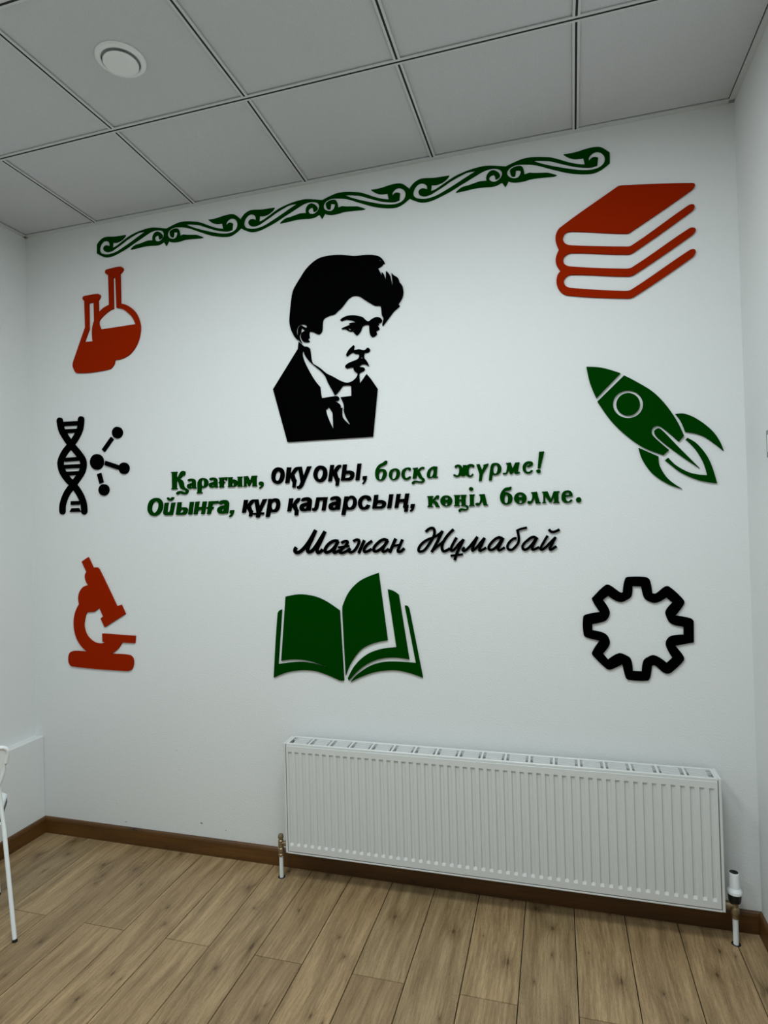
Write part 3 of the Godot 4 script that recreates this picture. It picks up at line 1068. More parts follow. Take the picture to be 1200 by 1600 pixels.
# Outlines of the cut-out boards, in millimetres on the back wall: x from the left wall, y from the floor, then 1 for a corner or 0 for a smooth point.
const PORTRAIT := [
	["hair", [
		["add", 0, [1617.9,2511.6,1, 1602.9,2526.5,0, 1588.1,2552.7,0, 1577.9,2584.6,0, 1575.5,2617.7,0, 1590.1,2724.7,0, 1596.9,2749.2,0, 1606.6,2767.7,0, 1635,2806.1,0, 1663.2,2841.5,0, 1691,2865.6,0, 1721.4,2883.5,0, 1748.4,2891.3,0, 1792.7,2893.4,0, 1839.5,2889.4,0, 1874.1,2882.1,0, 1905.7,2874.7,0, 1928.6,2872.2,0, 1952.5,2871.5,0, 1978,2869.3,0, 2001,2864.8,0, 2028.4,2855.3,0, 2044.1,2841.9,0, 2052.9,2827.4,0, 2056,2818.1,1, 2049.2,2819.1,1, 2043.2,2811.1,0, 2033.9,2805.8,0, 2022.3,2802.3,1, 2028.9,2789.9,0, 2035.4,2775.7,0, 2040,2760.7,1, 2040.5,2779.4,1, 2046.8,2775.2,0, 2052.1,2762.3,0, 2059,2739.3,1, 2061.1,2780.9,1, 2065.2,2780.4,0, 2076.2,2765.6,0, 2082.4,2745,0, 2088.7,2708.9,1, 2090.4,2724.1,0, 2089.2,2744,0, 2086.6,2771.9,1, 2097.5,2758.3,0, 2114.2,2746.1,0, 2119.5,2735.5,0, 2122.6,2725.2,0, 2134.4,2707.2,0, 2138.4,2689.2,0, 2139.1,2673.8,0, 2135.2,2654.6,0, 2126.9,2640.3,0, 2115.2,2625.4,1, 2120.6,2617,1, 2117.1,2612,0, 2094,2595.1,0, 2073,2572.3,0, 2047,2542.3,0, 2038.8,2533.3,1, 2036.6,2538,0, 2043,2562.6,0, 2042.1,2570.4,0, 2036.3,2582.2,0, 2034,2607.8,0, 2032.8,2622.4,1, 2027.7,2627.4,0, 2003.7,2631.5,0, 1983.2,2644,0, 1953.6,2665.5,0, 1930.8,2682.9,0, 1911.9,2689.1,0, 1894.7,2688.5,0, 1874.2,2677.4,0, 1841.3,2642.5,0, 1823.7,2629.7,0, 1805.2,2615.9,0, 1779.5,2611.9,0, 1755.6,2603.6,0, 1746.7,2593.6,0, 1742.9,2571.8,0, 1741.2,2549.8,0, 1735.4,2536.3,0, 1723.3,2529.9,0, 1710.5,2535,0, 1691.2,2545.3,0, 1676.1,2548.6,1, 1674.6,2534.9,0, 1676.3,2519.5,1, 1667.4,2511.3,1, 1676.9,2501.2,1, 1669.2,2498.5,0, 1646.3,2502.4,0, 1636.7,2512.6,0, 1631.6,2527.4,0, 1635.4,2543.3,0, 1645.5,2550.4,0, 1658.7,2554.6,0, 1664.3,2557.4,1, 1650,2557.4,0, 1639.9,2570.4,1, 1633.7,2561.9,0, 1633.4,2550.7,0, 1624.1,2533.4,0, 1626.9,2517.7,0, 1637.3,2496.2,1, 1625.5,2505.6,0, 1618.3,2524.8,0, 1616.8,2549.5,0, 1619.1,2567.6,0, 1627.6,2578.9,0, 1637.5,2581.5,0, 1649.4,2573.4,0, 1661.3,2566.9,1, 1664,2569.7,0, 1662.6,2577,0, 1650.8,2584.8,0, 1637.7,2586.9,0, 1622.1,2582.6,0, 1613.4,2571.3,0, 1610.3,2554.3,0, 1614.1,2531.4,0]],
		["cut", 0, [2027.5,2840.3,1, 2033.7,2838.3,0, 2039.2,2830.9,1, 2032.4,2834.1,0]],
	]],
	["eyes_and_brows", [
		["add", 0, [1832.7,2583.5,1, 1842.2,2591.2,0, 1863.5,2598.6,0, 1892.4,2599.4,0, 1918.4,2593.9,0, 1944.1,2584.1,0, 1959.2,2568.7,0, 1971.9,2561.8,0, 1984.9,2569.4,0, 2003.1,2576.4,0, 2018.4,2575.8,0, 2031,2568.9,0, 2035.3,2558.6,0, 2030.5,2550.6,0, 2017.7,2549.1,1, 2021.3,2540.6,1, 2012.3,2540.4,1, 2020.8,2525.9,0, 2020.6,2518.6,1, 2012.9,2517,0, 2005.1,2510.5,1, 2009.2,2501.4,0, 2003.3,2493.4,0, 1986.5,2488.6,0, 1977.8,2499.9,0, 1974.5,2517.6,0, 1974,2544.8,1, 1963.7,2547.9,0, 1948.2,2546.5,0, 1938.9,2538.9,0, 1931.9,2522.4,0, 1921.2,2509.9,0, 1910.6,2503.6,1, 1901.7,2513.3,0, 1893.5,2525.4,1, 1882.4,2524.9,1, 1869.5,2530.6,0, 1856.6,2539.5,0, 1839.4,2540.7,1, 1839.5,2544,1, 1859.5,2550.4,0, 1883.3,2556.4,0, 1894.4,2557.7,1, 1874.3,2561.2,1, 1886.2,2564.8,0, 1907.1,2564.4,1, 1896.9,2573.5,0, 1881.4,2579.8,0, 1860.4,2583.3,0, 1839.2,2579,1]],
		["cut", 0, [1868.5,2541.2,1, 1875,2541.2,0, 1887.3,2531.1,1, 1880.5,2530.6,1]],
		["cut", 0, [1895.2,2531.9,1, 1907.3,2526.4,1, 1894.3,2526.1,1]],
	]],
	["face_and_jacket", [
		["add", 0, [1857,2416,1, 1862.6,2427.9,0, 1874.9,2444.1,0, 1896.3,2459.7,1, 1898.2,2454.1,0, 1895.7,2439.4,0, 1899.5,2435.8,1, 1908.7,2436.8,0, 1921.8,2438,0, 1937.2,2432.6,0, 1950.1,2431.3,0, 1963.3,2440.6,0, 1972.1,2435.2,0, 1971.8,2424.1,0, 1960.1,2419.2,0, 1947.2,2419.2,1, 1944.2,2407.2,0, 1944.4,2394.8,1, 1953.9,2384,0, 1961.3,2370.9,0, 1967.3,2355.5,1, 1958.4,2360.1,0, 1948.2,2366,0, 1935.3,2367.3,0, 1919.6,2361.3,1, 1927.2,2354.4,0, 1940.1,2352,0, 1946.4,2345.2,0, 1942.2,2336.9,0, 1929.1,2332,0, 1919.1,2326.7,1, 1918.2,2310.7,0, 1920.6,2277,1, 1954.7,2319.7,1, 1972.1,2298.4,0, 1989.3,2272.2,0, 2005,2247.5,1, 1977,2028.8,1, 1549,2029.6,1, 1480.2,2289.6,1, 1615.3,2471,1, 1615.8,2474,1, 1620,2505.2,1, 1631.8,2494.8,0, 1648.9,2478.7,1, 1665.3,2476,0, 1674.9,2467.9,0, 1677.8,2455.4,0, 1680.3,2428.7,0, 1682.9,2411.7,0, 1690,2395,0, 1710.5,2380.7,0, 1729,2366.5,0, 1758.4,2340.8,0, 1791.6,2322,0, 1828.1,2299.4,0, 1857.4,2288.1,0, 1879.5,2291.3,0, 1898.1,2301.8,0, 1909.5,2316.4,0, 1912,2326.6,1, 1895.5,2340.1,0, 1892.1,2356.5,1, 1877.7,2357.9,0, 1859.3,2355.4,0, 1851.5,2361.6,0, 1855.8,2371.2,0, 1873.1,2380.7,0, 1896.9,2387.1,0, 1915.3,2394,0, 1921.3,2404.5,0, 1921,2412,0, 1916,2417.5,0, 1903,2418.8,0, 1890.1,2426.3,0, 1879.5,2422.4,0, 1862.1,2410.5,1]],
		["cut", 0, [1927.3,2402.7,1, 1941.3,2396.3,1, 1932.1,2391.6,1]],
		["cut", 0, [1638.2,2457.1,1, 1644,2457.6,0, 1649.2,2440,0, 1669.4,2409.5,0, 1695.4,2383.9,0, 1728.7,2354.2,0, 1750.5,2327.5,0, 1764.6,2294.5,0, 1782.4,2261.3,0, 1796.6,2233.8,1, 1815.7,2251.5,0, 1836.7,2275.9,1, 1871.7,2274.6,0, 1878.8,2267,1, 1878.4,2224.6,1, 1824.1,2222.8,1, 1832.9,2204.6,0, 1839.7,2183.1,0, 1839,2158.7,0, 1849.1,2126.6,0, 1867.3,2093.9,1, 1863.6,2092.4,1, 1834.3,2124.1,0, 1829.3,2142,0, 1830.9,2173.3,1, 1820.8,2170.6,1, 1823,2182.6,0, 1814.1,2195.6,0, 1795.8,2206.9,1, 1814.5,2211.3,0, 1814.9,2223.5,0, 1807.6,2229.4,0, 1785.3,2229.5,0, 1729.6,2225.9,1, 1725.7,2248.5,0, 1722.8,2280.5,1, 1697.2,2312.8,0, 1671.8,2356,0, 1646.4,2408.2,0, 1637.6,2437.6,0]],
		["cut", 0, [1748.1,2174.4,1, 1755.6,2172.8,1, 1763.4,2183.8,1, 1783.1,2152.4,1, 1784.6,2073.4,1, 1767,2111.4,0, 1753,2147.6,0]],
	]],
]
const FLASKS := [
	["", [
		["add", 0, [379.4,2872.4,0, 387.9,2880.5,0, 407.2,2881.6,0, 478.3,2881.6,0, 491.6,2871.7,0, 488.5,2858.5,0, 478.4,2846.2,1, 478.3,2780.4,1, 508.7,2801.7,0, 546.7,2815,1, 545.6,2973.1,1, 527.1,2987,0, 530.2,3000.1,0, 546.4,3003.7,0, 623.9,3005.9,0, 639.4,2991.6,0, 631.1,2977.1,0, 619.2,2969.7,1, 618.7,2812.8,1, 663.1,2796.1,0, 709.2,2754.9,0, 733.7,2698.7,0, 735.1,2654.2,0, 715.3,2594.3,0, 672.2,2545.5,0, 618.9,2524,0, 573.7,2521.8,1, 567.7,2497.7,0, 537.7,2475.8,0, 332.8,2474.5,0, 308.5,2504.3,0, 306.4,2527.5,0, 321.2,2562.8,0, 391.7,2713.2,1, 390,2855,1, 381.9,2862.9,0]],
		["cut", 0, [418.2,2840.1,1, 450,2840.7,1, 450,2740.6,1, 438.3,2710.2,0, 434.6,2674.2,0, 437.9,2633.8,1, 384.1,2635,1, 416.1,2701.3,1]],
		["cut", 0, [574.5,2951.1,1, 582.6,2956.8,0, 590.4,2949,1, 593.2,2793.6,1, 631.1,2782.2,0, 672.4,2750.4,0, 692.7,2725.7,0, 707.5,2693.8,1, 492.2,2690.5,1, 479.7,2732.7,0, 507.6,2761.1,0, 545.9,2783.6,0, 573.9,2791.4,1]],
	]],
]
const HELIX := [
	["strands", [
		["round_pen", 36.1, [210.1,2226.9,0, 221.2,2177.6,0, 248.3,2134.3,0, 280.9,2093.3,0, 324.3,2047.2,0, 353.7,2009.1,0, 359.6,1981.4,0, 349.3,1945.5,0, 320.6,1910.3,0, 289.1,1877.3,0, 245.9,1830.9,0, 219.1,1776.6,0, 215.3,1737.6,0]],
		["round_pen", 36, [350,2223.8,0, 341.5,2174.1,0, 315.3,2130.1,0, 280.9,2093.3,0, 240.6,2056.5,0, 214.2,2016.5,0, 209.5,1989.1,0, 220.9,1951.6,0, 253.6,1908.7,0, 289.1,1877.3,0, 329.5,1827.7,0, 353.1,1776.7,0, 357.4,1733.4,0]],
		["pen", 22.9, [224.9,2208.7,1, 339.5,2205.3,1]],
		["pen", 20.8, [237.9,2168.6,1, 330.2,2165.7,1]],
		["pen", 20.8, [236.7,2014.4,1, 334.5,2014.7,1]],
		["pen", 20.8, [230.1,1977,1, 344.5,1975.8,1]],
		["pen", 20.8, [243.1,1938.6,1, 332.5,1939,1]],
	]],
	["rung", [
		["add", 0, [274,1789.9,1, 324.1,1789.1,1, 326.9,1768.5,1, 272.3,1769.4,1]],
	]],
	["rung", [
		["add", 0, [277.4,1751.8,1, 322,1751.3,1, 332.5,1730.5,1, 264,1731.6,1]],
	]],
]
const MOLECULE := [
	["atom", [
		["add", 0, [488.6,1989.7,0, 482.4,1969.3,0, 466.6,1954.9,0, 445.3,1950.4,0, 424.2,1957,0, 409.1,1973,0, 403.9,1994.1,0, 410.2,2014.7,0, 426.2,2029.1,0, 447.5,2033.5,0, 468.5,2026.8,0, 483.5,2010.7,0]],
	]],
	["atom", [
		["add", 0, [611.2,2136.8,0, 606.5,2121.9,0, 594.6,2111.6,0, 578.6,2108.5,0, 562.7,2113.6,0, 551.3,2125.5,0, 547.5,2141,0, 552.1,2155.9,0, 564.1,2166.3,0, 580.2,2169.3,0, 596,2164.1,0, 607.3,2152.2,0]],
	]],
	["atom", [
		["add", 0, [647.2,1948.1,0, 642.6,1933.2,0, 630.7,1922.7,0, 614.8,1919.4,0, 599.1,1924.2,0, 587.8,1935.9,0, 583.9,1951.2,0, 588.6,1966.2,0, 600.5,1976.7,0, 616.5,1979.9,0, 632.1,1975.1,0, 643.4,1963.4,0]],
	]],
	["atom", [
		["add", 0, [519.1,1840.8,0, 514.4,1825.9,0, 502.3,1815.4,0, 486,1811.9,0, 469.9,1816.6,0, 458.4,1828.1,0, 454.4,1843.3,0, 459.2,1858.3,0, 471.3,1868.8,0, 487.6,1872.2,0, 503.7,1867.5,0, 515.2,1856,0]],
	]],
	["bond", [
		["pen", 20.7, [488.6,2048.8,1, 546.1,2111.9,1]],
	]],
	["bond", [
		["pen", 23.6, [498.2,1983.8,1, 581.4,1955.8,1]],
	]],
	["bond", [
		["pen", 23.8, [457.8,1929.4,1, 472.7,1879.1,1]],
	]],
]
const MICROSCOPE := [
	["", [
		["add", 0, [336.2,1464.8,1, 378.1,1487.9,1, 407.4,1432.5,1, 433.9,1432.4,0, 446.3,1421.8,0, 551.9,1229,1, 579.4,1237.8,1, 604.4,1190.2,1, 473.7,1118.6,1, 449.6,1164.4,1, 466.1,1175.3,1, 442.5,1221.2,1, 409.8,1198.3,1, 361,1195.9,1, 347.3,1162.5,0, 341,1119.8,0, 357.8,1073.5,0, 397.9,1040.7,0, 438.4,1031.4,0, 474.1,1038.7,1, 458,1042.5,1, 457.6,1084.6,1, 662.7,1077.4,1, 658.8,1040.1,1, 579.1,1041.9,1, 553.4,1007.7,0, 510.2,979.1,1, 621.8,976.8,0, 643.5,961,0, 646.6,932.1,0, 634.5,902.7,0, 604.8,894,0, 259.9,904,0, 239.4,920.3,0, 236,950.2,0, 246.1,976.3,0, 272.5,986.6,0, 360.6,984.4,1, 315.1,1021.2,0, 285.2,1071.6,0, 275.3,1131.2,0, 285.8,1191.2,0, 313,1238.6,1, 308.8,1272.7,0, 320.1,1306.9,0, 344,1330.5,0, 374.1,1339.2,1, 357.8,1366.7,0, 354.9,1392.3,0, 365.7,1410.1,1]],
	]],
]
const BOOK_STACK := [
	["", [
		["add", 0, [3064.8,2994.7,0, 3085.4,2994.3,0, 3340.7,2957.8,0, 3349.2,2948.2,0, 3337.5,2931.5,0, 3110.3,2801.2,0, 3092.2,2794.2,0, 2881.7,2835.6,0, 2852.1,2834.6,0, 2839.1,2812.9,0, 2848.1,2788.9,0, 2874.6,2777.5,0, 3077.9,2741.8,0, 3106,2741.4,0, 3321.1,2870,0, 3340.6,2872,0, 3345,2858.9,0, 3335,2846.2,0, 3117.9,2714.9,0, 3092.2,2707.7,0, 2871,2745.9,0, 2846.6,2738.2,0, 2838,2722.5,0, 2842.8,2702,0, 2866.7,2689.1,0, 3075.2,2650.7,0, 3105.9,2651.9,0, 3323.3,2778.3,0, 3342.6,2776.9,0, 3346.1,2765.6,0, 3334.6,2751.4,0, 3115.1,2622.1,0, 3089.5,2617.4,0, 2868.3,2655,0, 2846.6,2647.8,0, 2838.1,2632,0, 2842.9,2611.6,0, 2864,2599.2,0, 3072.5,2559.1,0, 3100.6,2560.9,0, 3320.6,2690.2,0, 3339.1,2691.8,0, 3343.5,2678.8,0, 3331.9,2661.8,0, 3112.5,2532,0, 3086.9,2527,0, 2852.4,2569.2,0, 2823.3,2588.7,0, 2808.1,2624.7,0, 2811.8,2658.3,0, 2825.9,2676.1,1, 2810.4,2703.8,0, 2807.5,2732.6,0, 2821.5,2767.4,1, 2809.6,2806.1,0, 2811.5,2834.2,0, 2828.6,2859.9,0, 3054.4,2989.9,0]],
	]],
]
const ROCKET := [
	["nose_cone", [
		["add", 0, [2917.3,2260.8,1, 2976.5,2251.4,0, 3049.2,2221.8,1, 2952.7,2126.6,1, 2929.4,2192.7,0]],
	]],
	["body", [
		["add", 0, [3062.2,2211.6,1, 3107.8,2182.2,0, 3169.2,2135.1,0, 3215.2,2079.4,0, 3255.6,2009.2,0, 3279.6,1948.4,1, 3260.2,1926.5,1, 3205.2,1982.7,0, 3184.2,1996.1,0, 3164.7,1987,0, 3160.8,1966.4,0, 3173.1,1946.4,0, 3223,1895.2,1, 3202,1875.6,1, 3124,1913.9,0, 3057.5,1970.5,0, 3005,2032.2,0, 2956.3,2113,1]],
		["cut", 0, [3131.6,2087.5,0, 3123.1,2059.9,0, 3101.6,2040.8,0, 3072.6,2035.3,0, 3043.9,2045,0, 3023.3,2067.4,0, 3016.3,2096.6,0, 3025,2124.5,0, 3046.9,2143.5,0, 3076,2148.7,0, 3104.5,2138.7,0, 3124.8,2116.3,0]],
	]],
	["porthole", [
		["add", 0, [3119.5,2088.4,0, 3112.9,2065.9,0, 3096,2050.3,0, 3073.4,2045.7,0, 3051.1,2053.6,0, 3035,2071.8,0, 3029.6,2095.5,0, 3036.4,2118.2,0, 3053.5,2133.8,0, 3076.2,2138.2,0, 3098.4,2130.1,0, 3114.3,2111.9,0]],
	]],
	["fin", [
		["add", 0, [3250.9,2038.9,1, 3284.6,2036.9,0, 3330.3,2011.6,0, 3379.4,1964.9,0, 3405.5,1922.6,0, 3420,1880.3,1, 3391.4,1908.3,0, 3342.2,1946.9,0, 3284.7,1964.5,1, 3269.7,2008.2,0]],
	]],
	["fin", [
		["add", 0, [3109.4,1910.6,1, 3182.8,1871.5,1, 3186.4,1832.4,0, 3215.7,1779.2,0, 3266.2,1736.9,1, 3215.1,1758.6,0, 3159.3,1802.6,0, 3122.5,1861.7,0]],
	]],
	["flame", [
		["add", 0, [3170.1,1973.6,0, 3183.8,1985.7,0, 3197,1979.1,0, 3257.2,1906,0, 3332.7,1815.9,1, 3265.5,1869.6,0, 3182.7,1946.8,0]],
	]],
	["flame", [
		["add", 0, [3285.2,1934.2,1, 3291.9,1939.9,1, 3327.3,1912.1,0, 3366.8,1848.7,0, 3392.7,1753.7,1, 3327.6,1769.2,0, 3263.5,1802.8,0, 3226.9,1835.5,0, 3207.1,1854.7,1, 3218.3,1864.4,1, 3250.2,1829.2,0, 3300.7,1798.5,0, 3359.4,1787.1,1, 3348,1834.5,0, 3326.4,1881.5,0, 3304.2,1913.5,0]],
	]],
]
const GEAR := [
	["", [
		["add", 0, [3043.6,1377.7,0, 3060.9,1383.7,0, 3120.3,1382.3,0, 3134.8,1372.3,0, 3142.8,1317.8,1, 3156.1,1315.7,0, 3190.3,1343,0, 3206.9,1344.5,0, 3254.8,1296.3,0, 3260.4,1278.4,0, 3226.2,1228.6,1, 3283.1,1217.5,0, 3292.1,1208.3,1, 3290.4,1122.7,1, 3222.5,1107.2,1, 3250.1,1067.8,0, 3251.6,1049.9,0, 3209.1,1003.4,0, 3192.3,993.6,0, 3175.8,997.4,0, 3143.3,1025.4,0, 3132.8,1022.8,1, 3125.1,977.1,0, 3114.1,962.1,0, 3039.9,963.1,0, 3031.6,972.8,0, 3021.1,1025.1,1, 2974.1,1001.1,0, 2959,1004.2,0, 2910,1053.2,0, 2903.8,1067,0, 2936.2,1119.1,1, 2883.6,1131.5,0, 2872.8,1142.9,0, 2873.6,1215.3,0, 2886.4,1226.3,0, 2939.7,1237.4,1, 2910.4,1290.5,0, 2917.4,1302.2,0, 2964.8,1348.9,0, 2982.3,1349,0, 3022.5,1319.2,0, 3031.1,1319.3,1]],
		["cut", 0, [3069.2,1345.7,1, 3102.3,1344.9,1, 3111.5,1299.4,0, 3125.9,1285.9,0, 3155,1278.5,0, 3195.2,1300.2,1, 3217.4,1280.1,1, 3191.6,1246,0, 3193,1223.5,0, 3208.7,1195.8,0, 3255.6,1184.3,1, 3254.6,1152,1, 3207.1,1144,0, 3190,1124.2,0, 3189.3,1101.6,0, 3210.7,1057.4,1, 3189.4,1036.3,1, 3144.5,1064.9,0, 3114.8,1053.8,0, 3101.7,1039.7,0, 3094.1,997.5,1, 3060.1,997.9,1, 3054.3,1047,0, 3034.2,1062.3,0, 3008.6,1068.3,0, 2966.6,1041.4,1, 2946.9,1066.1,1, 2974.2,1106.3,0, 2969.4,1136.2,0, 2950.3,1151.9,0, 2907.9,1161,1, 2908.7,1187.1,1, 2956.1,1199.7,0, 2971.8,1214.8,0, 2978.2,1242.7,0, 2953.4,1288.6,1, 2974.4,1305,1, 3019.2,1280.1,0, 3054,1294.3,0, 3065.1,1308.1,0]],
	]],
]
const OPEN_BOOK := [
	["left_page", [
		["add", 0, [1518.3,1289,1, 1600.9,1300,0, 1695.9,1281.8,0, 1791.6,1225.6,1, 1803.9,900.9,1, 1786,900.1,0, 1729.2,921,0, 1664.3,938.5,0, 1590.8,940.1,0, 1515.8,926.6,0, 1445.3,897.9,1, 1474.5,1206.9,0, 1484.7,1222.3,0, 1496.2,1226.6,1, 1470,963.3,1, 1539.6,974.3,0, 1606.7,978.3,0, 1679.8,967.6,0, 1758.5,937.1,1, 1708.7,962,0, 1636.3,984.9,0, 1555,990,0, 1487.1,980.5,1]],
	]],
	["right_page", [
		["add", 0, [1806.5,1246,1, 1840.4,1313.3,0, 1898.2,1366.9,0, 1986,1402,1, 2020.4,1094.6,1, 1945.7,1076,0, 1889.1,1044.4,0, 1838,979.2,0, 1813.8,924.8,1, 1805.5,1212.4,0]],
	]],
	["page_edge", [
		["add", 0, [2028.4,1326.4,1, 2055.4,1318.1,0, 2078.6,1301.9,1, 2119.4,1011.2,1, 2040,1016.7,0, 1964.3,1002.7,0, 1893.8,964.9,0, 1828.7,902.1,1, 1823.3,911.9,1, 1858.9,972.1,0, 1916.4,1024.1,0, 1986.4,1052.2,0, 2061.7,1063.2,1]],
	]],
	["page_edge", [
		["add", 0, [2106.2,1253.3,1, 2117.6,1251.5,0, 2125.9,1238.6,1, 2180.2,931.5,1, 2105.7,952.8,0, 2038.4,959.1,0, 1941.9,942.4,0, 1835.6,895.8,1, 1871.9,934.1,0, 1942.9,978.1,0, 2019,996.2,0, 2150.9,994.9,1]],
	]],
]
const ORNAMENT := [
	["module", [
		["add", 0, [2183.2,3145.1,1, 2204.6,3165.5,0, 2228.5,3175.6,0, 2252.1,3176.3,0, 2292.9,3170.6,0, 2327.6,3169.1,0, 2363.6,3168.3,1, 2354.7,3157,0, 2341.5,3148.5,0, 2326.9,3142,0, 2303.6,3138.1,0, 2283.3,3141.2,1, 2279.5,3113,1, 2303,3118.9,0, 2344.1,3138.9,0, 2387.7,3159.6,0, 2430.7,3171.6,0, 2445,3174.7,0, 2487.3,3180.4,0, 2523.6,3181.2,0, 2556.6,3175.8,0, 2611.1,3162.5,1, 2644,3172.5,0, 2679.4,3181,0, 2708.9,3182.3,0, 2746,3177.9,0, 2772.3,3172.3,0, 2798.4,3165.9,0, 2831.9,3151.3,0, 2862.6,3135.7,0, 2893.1,3122.6,0, 2913.4,3115.5,0, 2936.2,3109.9,1, 2930.7,3139,1, 2914.1,3139.4,0, 2896.2,3141.8,0, 2875.9,3150.3,0, 2863.3,3159.5,0, 2852.7,3168.9,1, 2876.4,3167.8,0, 2904.7,3169.1,0, 2940.6,3174.2,0, 2971.1,3175.8,0, 2993.7,3172.7,0, 3008.5,3165,0, 3034.8,3141.2,1, 3034,3098.6,1, 3003.5,3079,0, 2973,3068.6,0, 2937.6,3070.5,0, 2902.1,3078.1,0, 2861.3,3090.6,0, 2822.8,3107.2,0, 2784.1,3124.8,0, 2771.1,3131.1,0, 2745,3143.2,0, 2718.7,3152,0, 2692.1,3157.8,0, 2659.9,3162,0, 2635.4,3157.4,0, 2621.6,3147.4,0, 2616.3,3133.1,0, 2620.8,3119.7,0, 2631.4,3110,0, 2650.1,3103.8,0, 2663.8,3107.7,0, 2671.6,3118.7,0, 2673.4,3132.2,0, 2664.6,3136.6,0, 2653.9,3138.6,1, 2652.1,3125.1,0, 2649.9,3114.4,1, 2643.7,3113.3,0, 2634.3,3118.6,0, 2629.8,3132,0, 2630.2,3144.4,0, 2648.9,3153.5,0, 2670.5,3154.4,0, 2681.1,3147.4,0, 2687.3,3129.7,0, 2688.9,3113.3,1, 2709.6,3117.2,1, 2730.8,3111.9,0, 2770.3,3105.5,0, 2786,3102.6,0, 2804.2,3094.8,0, 2822.2,3085.5,1, 2809.1,3083.8,0, 2769.8,3086.9,0, 2716.8,3089.7,0, 2690,3086.3,0, 2663.1,3085.6,0, 2636.2,3090.4,0, 2621.5,3097.3,1, 2617.2,3089.7,0, 2607.2,3074.7,1, 2599.4,3087.3,0, 2592.8,3097.4,1, 2570.6,3088.3,0, 2548.5,3086.6,0, 2512.6,3090.2,0, 2470.7,3092,0, 2442.5,3089.9,0, 2414.2,3088.7,0, 2391.4,3087.6,1, 2405.9,3099.2,0, 2423.2,3107,0, 2445.9,3109.2,0, 2485.4,3116.2,0, 2499.5,3117.9,0, 2527.2,3114.9,1, 2526.2,3128.6,0, 2532.2,3144.4,0, 2545,3154.7,0, 2558.8,3155.8,0, 2575.1,3146.3,0, 2585.6,3131.7,0, 2582.6,3121.1,0, 2572.8,3115.9,0, 2565.9,3115.2,1, 2564,3127.3,0, 2559.6,3136.5,1, 2547.2,3134.6,0, 2539.2,3126.2,0, 2542.4,3114.4,0, 2554.6,3106,0, 2568.4,3105.5,0, 2585.1,3115,0, 2594.3,3130.1,0, 2592.8,3144.4,0, 2583.6,3155.9,0, 2564.5,3163.1,0, 2542.5,3165,0, 2517.4,3161.2,0, 2486.4,3149.4,0, 2443.7,3130.9,0, 2415,3119,0, 2371.7,3099.6,0, 2328.1,3084.3,0, 2284.2,3071.8,0, 2254.9,3069,0, 2231.4,3072.1,0, 2208.1,3082,0, 2181.8,3097.5,1]],
		["cut", 0, [2485.5,3167.7,1, 2444.8,3168.2,0, 2416.2,3160.1,0, 2373,3143.7,0, 2343.8,3128.9,0, 2302.8,3110.3,0, 2276.2,3099.1,0, 2249.8,3096.5,0, 2229.4,3104.4,0, 2222.4,3117.2,0, 2227.1,3128,0, 2242,3132.6,0, 2262.3,3124.7,1, 2262.6,3134.7,0, 2257.1,3147.3,0, 2242.7,3156.3,0, 2225,3156,0, 2209.9,3145.6,0, 2200.6,3129.8,0, 2198.6,3112.7,0, 2208.5,3096.4,0, 2231.9,3086.6,0, 2261.1,3083,0, 2302.1,3088.8,0, 2348.9,3106.5,0, 2395.3,3126.8,0, 2444.2,3149.8,0]],
		["cut", 0, [2724.4,3166.9,1, 2748.2,3163.7,0, 2771.9,3158.1,0, 2798,3151.5,0, 2836.6,3134.6,0, 2875,3117.9,0, 2902.9,3107.2,0, 2938.4,3097.9,0, 2963.6,3094.5,0, 2985.2,3097.9,1, 2989.1,3128.6,1, 2969.9,3134.9,0, 2953.1,3123.4,1, 2953.5,3136.7,0, 2962.7,3148.4,0, 2978,3154.8,0, 2995.6,3151.4,0, 3010.2,3137.9,0, 3015.5,3120.8,0, 3011.7,3104.2,0, 3001.4,3092.8,0, 2983.5,3085.4,0, 2958.2,3083.4,0, 2922.8,3088.6,0, 2882.2,3100.3,0, 2841.2,3114.7,0, 2797.4,3131.1,0, 2758.4,3148.1,0, 2742.7,3156,0]],
	]],
]
